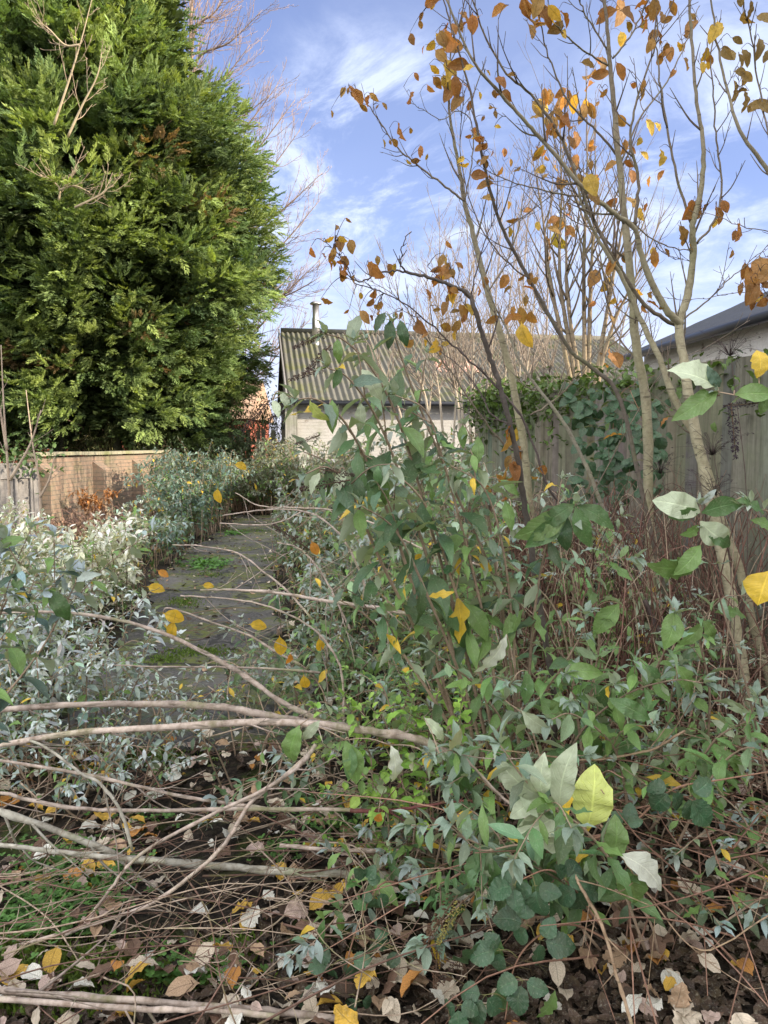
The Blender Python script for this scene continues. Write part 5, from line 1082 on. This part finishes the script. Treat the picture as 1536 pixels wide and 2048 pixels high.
# ------------------------------------------------------------------ fallen and leaning branches read off the photograph
def zz_(l, ox, oy, f): return [(ox+a*f, oy+b*f) for a, b in l]
FB = [
 ('pinkish grey leaning branch arching from the left edge down to the centre stem', [(-60,1222),(0,1226),(100,1224),(220,1236),(330,1268),(420,1312),(490,1352),(550,1396),(612,1428),(660,1450)], 2.75, 2.6, 5, 14),
 ('thick pinkish branch sweeping level across the left, upper one of two', [(-80,1428),(0,1420),(130,1411),(290,1408),(430,1413),(530,1430),(600,1444),(700,1456),(780,1470),(880,1500),(950,1550)], 2.45, 2.55, 12, 22),
 ('thick pinkish branch just under the upper one, meeting it at the centre', [(-80,1500),(0,1490),(150,1466),(330,1455),(500,1445),(620,1448),(740,1462),(840,1480),(920,1520)], 2.4, 2.5, 13, 20),
 ('mossy grey pole lying across the litter from left edge to centre', [(-60,1590),(0,1622),(110,1660),(215,1702),(250,1716),(425,1731),(575,1743),(768,1752),(900,1760)], 2.35, 2.45, 15, 19),
 ('dull grey branch lying just below the mossy pole at left', [(-60,1688),(0,1690),(85,1700),(225,1716),(330,1724)], 2.25, 2.35, 10, 12),
 ('pale thick branch along the bottom edge at left, upper of the pair', [(-60,1972),(0,1980),(200,1997),(450,2014),(600,2028),(700,2040)], 1.82, 1.86, 17, 17),
 ('pale branch under the bottom edge pole, tapering right', [(-60,1990),(0,1998),(300,2018),(425,2020),(560,2034)], 1.8, 1.82, 14, 13),
 ('long diagonal branch rising from lower left to the centre, palest of all', [(-40,1912),(0,1900),(150,1860),(290,1812),(375,1757),(450,1687),(500,1607),(560,1560),(624,1502)], 2.1, 2.35, 8, 10),
 ('second diagonal branch crossing the pale one near the top', [(130,1870),(165,1850),(220,1780),(280,1710),(400,1641),(525,1581),(600,1530),(632,1490)], 2.15, 2.35, 6, 10),
 ('long thin branch sloping right from the left edge above the litter', [(-40,1515),(0,1521),(175,1550),(350,1590),(450,1606),(560,1622)], 2.5, 2.5, 7, 9),
 ('level branch crossing below the sloping one from the left edge', [(-40,1580),(0,1586),(150,1616),(300,1621),(500,1618),(768,1620)], 2.4, 2.45, 8, 9),
 ('bent branch coming down from the silver shoots to the mossy pole', [(60,1480),(100,1500),(160,1545),(200,1568),(240,1620),(265,1702)], 2.4, 2.35, 6, 8),
 ('dark red stem lying level right of centre', [(700,1622),(768,1622),(830,1615),(900,1604),(985,1600)], 2.35, 2.3, 10, 4),
 ('broken tan stem leaning down at lower right among the dry leaves', [(1150,1750),(1163,1777),(1203,1850),(1233,1950),(1266,2060)], 1.85, 1.75, 7, 9),
 ('pinkish stem slanting through the pale leaves at lower right', [(900,1490),(943,1530),(1000,1590),(1066,1648)], 2.1, 2.05, 6, 6),
 ('long arching stem over the path with a red brown underside', [(360,1192),(425,1195),(515,1207),(590,1235),(645,1275),(680,1332),(687,1400),(687,1450)], 2.7, 2.7, 3, 6),
 ('pale straight branch pointing left over the path from the bush', [(400,1180),(470,1180),(550,1185),(650,1202),(768,1218),(860,1240)], 2.7, 2.75, 4, 11),
 ('grey twig bowed over the dark asphalt below the straight branch', [(325,1228),(340,1216),(425,1245),(500,1272),(550,1302),(600,1330)], 2.9, 2.8, 3, 6),
 ('level stick across the dark asphalt in the middle', [(222,1330),(300,1333),(400,1334),(515,1336),(640,1345)], 3.2, 3.2, 3, 6),
 ('long thin bow reaching left across the far path', [(445,1032),(485,1025),(525,1020),(590,1020),(640,1035),(685,1076),(715,1132),(742,1205)], 3.3, 3.1, 2.5, 5.5),
 ('slender twig dipping toward the far moss patch', [(440,1046),(525,1050),(570,1040),(605,1022)], 3.3, 3.3, 2, 3.5),
 ('fine budded shoot slanting down right across the bush', [(470,985),(520,1012),(580,1015),(675,1022),(768,1056),(850,1100),(960,1130)], 3.0, 2.9, 2, 5),
 ('curved twig over the path bend ending among the bush leaves', [(345,1090),(400,1092),(475,1106),(525,1142),(575,1182),(625,1240)], 3.2, 3.0, 2.5, 5),
 ('upright arching twig right of the path bend', [(555,1085),(600,1098),(640,1142),(672,1200),(700,1260)], 3.0, 2.9, 3, 5),
 ('grey horizontal pole half buried in litter right of centre', [(560,1690),(680,1700),(800,1700),(930,1690)], 2.4, 2.45, 9, 10),
 ('thin arching stem at lower right looping over brown tangle', [(1000,1500),(1080,1510),(1180,1520),(1300,1500),(1370,1460)], 2.2, 2.3, 4, 6),
 ('tan grass like stem crossing at the lower right corner', [(1200,1650),(1290,1780),(1400,1900),(1540,1830)], 1.9, 1.85, 3, 4),
 ('dark rotten stake leaning among the canes beneath the straight sapling', [(1290,1200),(1330,1290),(1380,1370),(1410,1410)], 3.3, 3.2, 10, 18),
]
def fallen(label, pts, Y0, Y1, w0, w1, seed, name='fallen_branch', group=None, col=None):
    rnd = np.random.default_rng(seed); n = len(pts); Ys = np.linspace(Y0, Y1, n)
    P = px_path([(a, b, y) for (a, b), y in zip(pts, Ys)], 6); P[:, 2] = np.maximum(P[:, 2], .02)
    r = np.linspace(w0, w1, len(P))*.88*P[:, 1]/FPX/2
    c = np.array(col if col is not None else [.49, .405, .345])*rnd.uniform(.75, 1.15); mb = MB(); P = P+rnd.normal(0, .0009, P.shape)
    knot = 1+.05*rnd.normal(0, 1, len(P)); knot[rnd.integers(0, len(P), max(2, len(P)//9))] *= 1.22
    cc = np.repeat(c[None]*rnd.uniform(.75, 1.2, (len(P), 1)), 9, 0); cc = np.vstack([cc, cc[:1], cc[-1:]])
    tube(mb, P, r*knot, 9, cc, .025); buds(mb, P, rnd, .07, float(r.mean())*1.1, c*.8)
    twiglets(mb, P, [r[0], r[-1]], rnd, rnd.integers(4, 10), rnd.uniform(.12, .4), c*.85, .25, 2, None, 4, .05, .9)
    o = mb.build(name, M['branch']); _tag(o, label, 'branch', group)
for i, (lb, pts, a, b, w0, w1) in enumerate(FB):
    col = (.17, .06, .055) if 'dark red' in lb else (.07, .05, .045) if 'rotten' in lb else (.50, .36, .24) if 'tan' in lb else (.42, .40, .34) if 'mossy' in lb else None
    fallen(lb, pts, a, b, w0, w1, 800+i, col=col)
rnd = np.random.default_rng(91); TW = []
for k in range(125):
    px = rnd.uniform(-60, 900); py = rnd.uniform(1480, 2040) if k < 115 else rnd.uniform(1230, 1480); g = ground(px, py); L = rnd.uniform(.35, 1.3); a = rnd.normal(.1, .5) if rnd.random() < .75 else rnd.uniform(-1.5, 1.5)
    d = np.array([math.cos(a), math.sin(a), rnd.normal(.02, .08)]); z0 = rnd.uniform(.03, .22); C0 = np.array([g[0], g[1], z0])
    P = curve([C0-d*L/2, C0-d*L*.15+rnd.normal(0, .03, 3), C0+d*L*.2+rnd.normal(0, .03, 3), C0+d*L/2+[0, 0, rnd.normal(0, .05)]], 5); P[:, 2] = np.maximum(P[:, 2], .012)
    c = (np.array([.42, .33, .25]) if rnd.random() < .55 else np.array([.20, .12, .09]))*rnd.uniform(.7, 1.3); r0 = rnd.uniform(.0014, .0038); mb = MB(); tube(mb, P, [r0, r0*.4], 5, c)
    twiglets(mb, P, [r0, r0*.5], rnd, rnd.integers(2, 7), .22, c, .3, 2, None, 3, .1, .8)
    o = mb.build('thin_twig', M['branch']); _tag(o, 'thin bare twig lying loose in the tangle of cut stems over the leaf litter', 'twig', 'loose twigs over the leaf litter')

# ------------------------------------------------------------------ brambles
def bramble(label, canes, leaves, seed):
    rnd = np.random.default_rng(seed); P0 = px_path(canes[0]); t_ = thing('bramble', label, 'bramble', (P0[0][0], P0[0][1], 0), 'bramble plants')
    mb = MB(); f = MB(); rg = []
    for c_ in canes:
        P = px_path(c_); tube(mb, P, [.0035, .0018], 5, (.26, .15, .10)); rg += [(*proj(p), p[1]) for p in P]
    rg = np.array(rg)
    for cx, cy, s, n, base in leaves:
        i = np.argmin((rg[:, 0]-cx)**2+(rg[:, 1]-cy)**2); N = at(*rg[i]); Y = rg[i][2]-.02; C0 = at(cx, cy, Y); tube(mb, curve([N, (N+C0)/2+[0, 0, .01], C0], 3), [.0015, .001], 4, (.2, .2, .08))
        for j in range(n):
            a = base+(j-(n-1)/2)*(1.15 if n <= 3 else .85)+rnd.normal(0, .12); l = s/FPX*Y*rnd.uniform(.85, 1.1)*(1.12 if j == n//2 else .9)
            E_ = at(cx+math.cos(a)*s, cy+math.sin(a)*s, Y+rnd.normal(0, .02)); d = E_-C0; st0 = C0+norm(d)*l*.12; tube(mb, [C0, st0], .0008, 3, (.2, .2, .08))
            R_c = np.array([.040, .095, .045])*rnd.uniform(.8, 1.4)
            scatter(f, BRM, d[None], np.array([rnd.normal(0, .3), -.8, .7]), np.array([l]), st0[None], R_c[None], wide=np.array([1.0]))
    mb.build('cane', M['twig'], t_); f.build('foliage', M['bramble'], t_)
bramble('dark veined bramble sprawling at the bottom right of centre over pale dead leaves', [[(1250, 1900, 1.95), (1150, 1850, 1.9), (1080, 1870, 1.85), (1030, 1930, 1.8), (1010, 2040, 1.75)], [(1200, 1850, 1.9), (1150, 1780, 1.88), (1100, 1740, 1.85), (1040, 1760, 1.85)]],
        [(1158, 1775, 62, 3, 1.4), (1080, 1880, 62, 3, .3), (1055, 1850, 58, 3, 3.4), (1045, 1960, 66, 3, 1.6), (1030, 1770, 56, 3, 2.6), (1070, 1770, 58, 3, 1.2), (970, 1990, 60, 3, 2.0), (1130, 1760, 50, 3, -1.0), (1000, 1900, 55, 3, 2.8), (915, 2010, 52, 3, 1.5)], 51)
bramble('bramble shoot with round veined leaves at right above the brown tangle', [[(1180, 1680, 2.0), (1260, 1650, 1.95), (1343, 1580, 1.9), (1440, 1560, 1.9), (1560, 1540, 1.9)]], [(1342, 1580, 56, 3, 2.2), (1380, 1590, 60, 3, .6), (1250, 1650, 40, 3, -1.4)], 52)
bramble('bramble trailing in the litter just right of the mossy pole end', [[(900, 1800, 2.2), (830, 1780, 2.15), (760, 1770, 2.1), (700, 1900, 2.0), (690, 2040, 1.9)]], [(750, 1790, 40, 3, 1.6), (730, 1760, 36, 3, -1.2), (700, 1920, 46, 3, 1.4), (665, 1930, 44, 3, 2.8), (745, 1880, 40, 3, .5), (640, 1990, 44, 3, 2.4), (800, 1900, 40, 3, 1.0), (720, 2000, 46, 3, 1.6)], 53)
bramble('climbing bramble with dark round leaves high on the fence between the saplings', [[(1230, 1000, 5.0), (1225, 880, 5.05), (1240, 790, 5.1), (1310, 750, 4.9)], [(1300, 1000, 4.6), (1290, 860, 4.7), (1260, 780, 4.8)]],
        [(1140+(k*37) % 190, 765+(k*53) % 230, 22+(k*7) % 8, 3, 1.2+(k % 4)*.5) for k in range(60)], 54)
mb = MB(); rnd = np.random.default_rng(12); n = 2000; s = FL-np.abs(rnd.normal(0, 1.7, n)); z = 2.02+rnd.normal(.02, .05, n)-np.abs(rnd.normal(0, .22, n)); P = np.r_[F0, 0]+fu*s[:, None]+np.stack([rnd.normal(-.03, .08, n), rnd.normal(0, .06, n), z], 1)
t_ = thing('ivy', 'ivy and bramble foliage draped along the far top of the right fence', 'ivy', (P[0][0], P[0][1], 2.0)); R = rnd
scatter(mb, OVA, rnd.normal(0, 1, (n, 3)), (0, 0, 1.), rnd.uniform(.04, .085, n), P, np.array([.10, .16, .045])*rnd.uniform(.4, 1.5, (n, 1)), wide=np.full(n, 1.2)); mb.build('foliage', M['small'], t_)
mb = MB(); tube(mb, [np.r_[F0, 1.97]+fu*4.2-fn*.05, np.r_[F0, 1.95]+fu*5.8-fn*.08, np.r_[F0, 1.99]+fu*FL-fn*.04], .008, 5, (.2, .15, .1)); mb.build('stem', M['twig'], t_)
mb = MB(); n = 260; p = at(35, 918, 12.0); P = p+rnd.normal(0, 1, (n, 3))*[.35, .2, .16]; t_ = thing('ivy', 'small ivy tuft spilling over the left end of the brick wall', 'ivy', tuple(p))
scatter(mb, OVA, rnd.normal(0, 1, (n, 3)), (0, 0, 1.), rnd.uniform(.06, .12, n), P, np.array([.10, .17, .06])*rnd.uniform(.5, 1.4, (n, 1)), wide=np.full(n, 1.3)); mb.build('foliage', M['small'], t_)
mb = MB(); tube(mb, [p+[-.3, 0, -.1], p+[0, .05, 0], p+[.3, 0, -.05]], .008, 5, (.2, .15, .1)); mb.build('stem', M['twig'], t_)
for i, (px, py, Y, lab) in enumerate(((1460, 690, 2.9, 'upper of the dark seed head sprays against the white building'), (1425, 890, 3.0, 'wispy dark seed head spray against the fence right of the forked trunk'), (1320, 930, 3.6, 'small black seed head spray on the fence left of the forked trunk'), (1430, 970, 3.0, 'lowest dark seed head spray near the forked trunk base'))):
    c = at(px, py, Y); t_ = thing('seed_head', lab, 'dry weed', (c[0]+.1, c[1]+.1, 0)); mb = MB(); Q = curve([(c[0]+.1, c[1]+.1, 0), (c[0]+.12, c[1]+.05, c[2]*.6), c], 6); tube(mb, Q, [.003, .0012], 4, (.1, .07, .06)); n = 90
    E_ = c+rnd.normal(0, 1, (n, 3))*[.055, .05, .035]
    for e in E_[:45]: tube(mb, [c+[0, 0, -.04], (c+e)/2, e], [.0008, .0005], 3, (.06, .04, .04))
    mb.build('stem', M['twig'], t_); mb = MB(); scatter(mb, SPIKE, rnd.normal(0, 1, (30, 3)), (0, 0, 1.), np.full(30, .014), E_[:30], np.tile([.05, .035, .04], (30, 1)), wide=np.full(30, 3.)); mb.build('seed_cluster', M['seed'], t_)

# ------------------------------------------------------------------ fallen leaves
PAL_ = {'cream': (.68, .58, .45), 'white': (.84, .83, .74), 'yellow': (.70, .43, .06), 'tan': (.48, .32, .20), 'brown': (.17, .095, .065), 'dark': (.075, .045, .035), 'pink': (.55, .41, .35), 'orange': (.55, .24, .05)}
DESC = {'cream': 'cream coloured curled dead leaf lying on the dark soil', 'white': 'whitish felted fallen leaf, underside up, lying on the litter', 'yellow': 'fallen leaf turned clear yellow, lying on the litter', 'tan': 'tan dry fallen leaf lying on the litter',
        'brown': 'dull brown fallen leaf sunk in the litter', 'dark': 'nearly black rotten leaf pressed on the soil', 'pink': 'pinkish grey fallen leaf lying on the litter', 'orange': 'rusty orange fallen leaf lying on the litter'}
rnd = np.random.default_rng(33); protos = {}
for c_, rgb in PAL_.items():
    for j, tm in enumerate(LIT+LITB[:2]):
        mb = MB(); V = tm['V'].copy(); M3 = np.eye(3)[None]; mb.inst(tm, M3, np.array([[0, -.5, -tm['V'][:, 2].min()]]), np.array([rgb])*rnd.uniform(.85, 1.15)); o = mb.build('fallen_leaf', M['litter'], loc=(0, 0, 0), link=False); protos.setdefault(c_, []).append(o.data)
        bpy.data.objects.remove(o)
cand = []
for k in range(2500):
    if k < 1500: px, py = rnd.uniform(-100, 1640), rnd.uniform(1440, 2110); 
    else: px, py = rnd.uniform(0, 1640), rnd.uniform(1130, 1560)
    g = ground(px, py)
    if g[1] > 9 or rnd.random() > np.interp(g[1], [1.8, 2.8], [.5, 1]): continue
    l, r = path_edges(g[1])
    if g[1] > 3.7 and l < g[0] < r-.1 and rnd.random() < .93: continue
    if px < 620 and py < 1480 and rnd.random() < .6: continue
    if noise.noise(Vector((g[0]*2.3, g[1]*2.3, 3))) > .12 and rnd.random() < .75: continue
    cand.append((px, py, g))
cand.sort(key=lambda c: c[2][1]); names = list(PAL_); wts = np.array([.25, .16, .12, .13, .13, .06, .10, .05]); wts = wts/wts.sum()
big = [i for i, c in enumerate(cand) if 0 < c[0] < 1536 and c[1] < 2060][:285]; bigset = set(big); litter = MB(); dark = MB()
for i, (px, py, g) in enumerate(cand):
    c_ = names[rnd.choice(len(names), p=wts)]; s = rnd.uniform(.042, .095); rx, ry, rz_ = rnd.normal(0, .3), rnd.normal(0, .3), rnd.uniform(0, 6.283); z = float(gz(g[0], g[1]))+rnd.uniform(.012, .06)
    if i in bigset:
        o = bpy.data.objects.new('fallen_leaf', protos[c_][rnd.integers(0, 7)]); SC.collection.objects.link(o); o.location = (g[0], g[1], z); o.rotation_euler = (rx, ry, rz_); o.scale = (s, s, s); _tag(o, DESC[c_], 'leaf', c_+' fallen leaves')
    else:
        scatter(litter, LIT+LITB[:2], np.array([[math.cos(rz_), math.sin(rz_), ry]]), np.array([rx, rnd.normal(0, .3), 1.]), np.array([s]), np.array([[g[0], g[1], z]]), np.array([PAL_[c_]])*rnd.uniform(.8, 1.15))
n = 6200; px = np.r_[rnd.uniform(-100, 1640, 4600), rnd.uniform(850, 1640, 1600)]; py = np.r_[rnd.uniform(1250, 2110, 4600), rnd.uniform(1650, 2110, 1600)]; G = np.array([ground(a, b) for a, b in zip(px, py)]); l, r = path_edges(G[:, 1]); kp = ~((G[:, 1] > 3.75) & (G[:, 0] > l) & (G[:, 0] < r-.05)); G = G[kp]; G = G[[noise.noise(Vector((q[0]*2.3, q[1]*2.3, 3))) < .15 or rnd.random() < (.3 if q[0] < .2 else .9) for q in G]]; n = len(G)
G[:, 2] = gz(G[:, 0], G[:, 1])+rnd.uniform(0, .02, n); a = rnd.uniform(0, 6.283, n); R = rnd
scatter(litter, LIT, np.stack([np.cos(a), np.sin(a), rnd.normal(0, .25, n)], 1), rnd.normal(0, .35, (n, 3))+[0, 0, 1], rnd.uniform(.03, .065, n), G, np.array([.06, .038, .028])*rnd.uniform(.3, 1.7, (n, 1)))
n = 900; yy = rnd.uniform(3.4, 16, n); l, r = path_edges(yy); u_ = rnd.random(n); u_ = np.where(rnd.random(n) < .75, np.where(rnd.random(n) < .5, u_**2.5, 1-u_**2.5), u_); G = np.stack([l+(r-l)*u_, yy, .008+rnd.uniform(0, .012, n)], 1); a = rnd.uniform(0, 6.283, n)
pc = np.array([PAL_['tan'], PAL_['brown'], PAL_['cream'], (.16, .2, .06), PAL_['dark']])[rnd.integers(0, 5, n)]
scatter(litter, LIT, np.stack([np.cos(a), np.sin(a), rnd.normal(0, .2, n)], 1), rnd.normal(0, .3, (n, 3))+[0, 0, 1], rnd.uniform(.02, .07, n), G, pc*rnd.uniform(.5, 1.2, (n, 1)))
stuff('leaf_litter', litter, M['litter'], 'dense carpet of smaller brown and cream dead leaves over the soil', 'leaf litter')
# clover and small weeds
mb = MB(); R = np.random.default_rng(6); rnd = R
for (cx, cy, w_, h_, n) in ((150, 1750, 130, 60, 560), (60, 1850, 120, 60, 420), (160, 1820, 90, 50, 260), (390, 1960, 120, 40, 120), (1140-20, 1670, 60, 40, 0), (640, 1640, 90, 40, 160), (700, 1680, 70, 30, 120), (560, 1720, 60, 30, 60), (300, 1650, 60, 20, 60), (820, 1790, 90, 60, 120), (1330, 1650, 80, 40, 50), (410, 1130, 60, 12, 220), (470, 1068, 20, 4, 80)):
    if not n: continue
    px = rnd.normal(cx, w_*.5, n); py = rnd.normal(cy, h_*.5, n); G = np.array([ground(a, b) for a, b in zip(px, py)]); G[:, 2] = gz(G[:, 0], G[:, 1])+rnd.uniform(.01, .05, n); s = rnd.uniform(.010, .020, n)*np.where(G[:, 1] > 5, 2.5, 1)
    mb.inst(CLOVER, frames(rnd.normal(0, 1, (n, 3))*[1, 1, .2], np.tile([0, 0, 1.], (n, 1))+rnd.normal(0, .25, (n, 3)), s), G, np.array([.10, .22, .05])*rnd.uniform(.6, 1.4, (n, 1)))
stuff('clover', mb, M['small'], 'bright green clover leaves creeping over the dark soil at lower left', 'clover')
# moss cushions: many tiny tufts
mb = MB()
for (cx, cy, w_, h_, n) in ((180, 1960, 260, 45, 2400), (60, 1900, 120, 40, 900), (280, 1520, 110, 18, 1200), (120, 1545, 60, 14, 500), (400, 1305, 70, 10, 1500), (370, 1205, 34, 12, 1100), (330, 1320, 40, 10, 700), (560, 1120, 50, 6, 900), (500, 1062, 60, 3, 900), (420, 1150, 30, 6, 500), (260, 1400, 60, 14, 800), (90, 2030, 150, 20, 900), (470, 1905, 60, 30, 300)):
    px = rnd.normal(cx, w_*.5, n); py = rnd.normal(cy, h_*.5, n); G = np.array([ground(a, b) for a, b in zip(px, py)]); G[:, 2] = gz(G[:, 0], G[:, 1])
    scatter(mb, BUDS[:1], rnd.normal(0, .5, (n, 3))+[0, 0, 1], rnd.normal(0, 1, (n, 3)), rnd.uniform(.014, .032, n), G, np.array([.12, .19, .03])*rnd.uniform(.5, 1.4, (n, 1)))
stuff('moss', mb, M['small'], 'green moss cushions on the soil and asphalt edge at left', 'moss')
# yellow leaves caught on twigs
CY = [(480, 932, 26, .2, 3.2, 'y', 'bright yellow leaf lying flat on the tip of the fine shoot'), (437, 990, 30, 1.5, 3.2, 'y', 'narrow yellow leaf hanging upright on a twig tip above the far path'), (628, 1095, 30, 1.2, 3.0, 'o', 'orange yellow leaf hung on the upright twig by the path bend'),
      (767, 1097, 28, 1.4, 2.6, 'y', 'clear yellow leaf hung in the middle of the central bush'), (325, 1146, 24, .5, 2.8, 'o', 'small orange leaf at the end of the pale straight branch'), (310, 1176, 34, .2, 2.8, 'y', 'ragged yellow leaf just below the small orange one'),
      (346, 1232, 44, .3, 2.7, 'y', 'large yellow leaf caught on the leaning arched branch, upper of two'), (344, 1258, 38, 1.8, 2.7, 'y', 'large yellow leaf hanging under the leaning arched branch'), (515, 1250, 36, .1, 2.8, 'y', 'yellow leaf resting on the bowed stem over the path'),
      (560, 1290, 40, 1.5, 2.7, 'y', 'yellow leaf hanging over the dark asphalt edge, larger of the pair'), (579, 1318, 26, 1.7, 2.7, 'o', 'small orange leaf hanging beside the larger yellow one'), (610, 1364, 32, 1.4, 2.7, 'y', 'curled yellow leaf above the thick pinkish branches'),
      (970, 1133, 30, .4, 2.4, 'y', 'yellow leaf caught in the bush left of the straight sapling'), (837, 1116, 26, .2, 2.5, 'y', 'flat yellow leaf among green ones at the bush centre'), (757, 1636, 26, 2.0, 2.2, 'o', 'deep orange leaf hanging in front of the level branch'), (640, 1290, 30, 1.4, 2.7, 'y', 'dull yellow leaf in the twigs right of the asphalt'),
      (415, 1171, 22, .1, 2.8, 'y', 'yellow leaf on the tip of the pale straight branch')]
for px, py, s, a, Y, k, lb in CY:
    c, q = math.cos(a), math.sin(a); B = at(px-c*s*.5, py-q*s*.5, Y); E_ = at(px+c*s*.5, py+q*s*.5, Y); mb = MB()
    scatter(mb, OVA, (E_-B)[None], np.array([rnd.normal(0, .3), -1, .5]), np.array([np.linalg.norm(E_-B)*1.1]), B[None], np.array([KC[k]])*.95, wide=np.array([1.15])); tube(mb, curve([B, B+(B-E_)*.18+[0, 0, -.004], B+(B-E_)*.3], 2), .0008, 3, (.4, .3, .1))
    o = mb.build('caught_leaf', M['autumn']); _tag(o, lb, 'leaf')
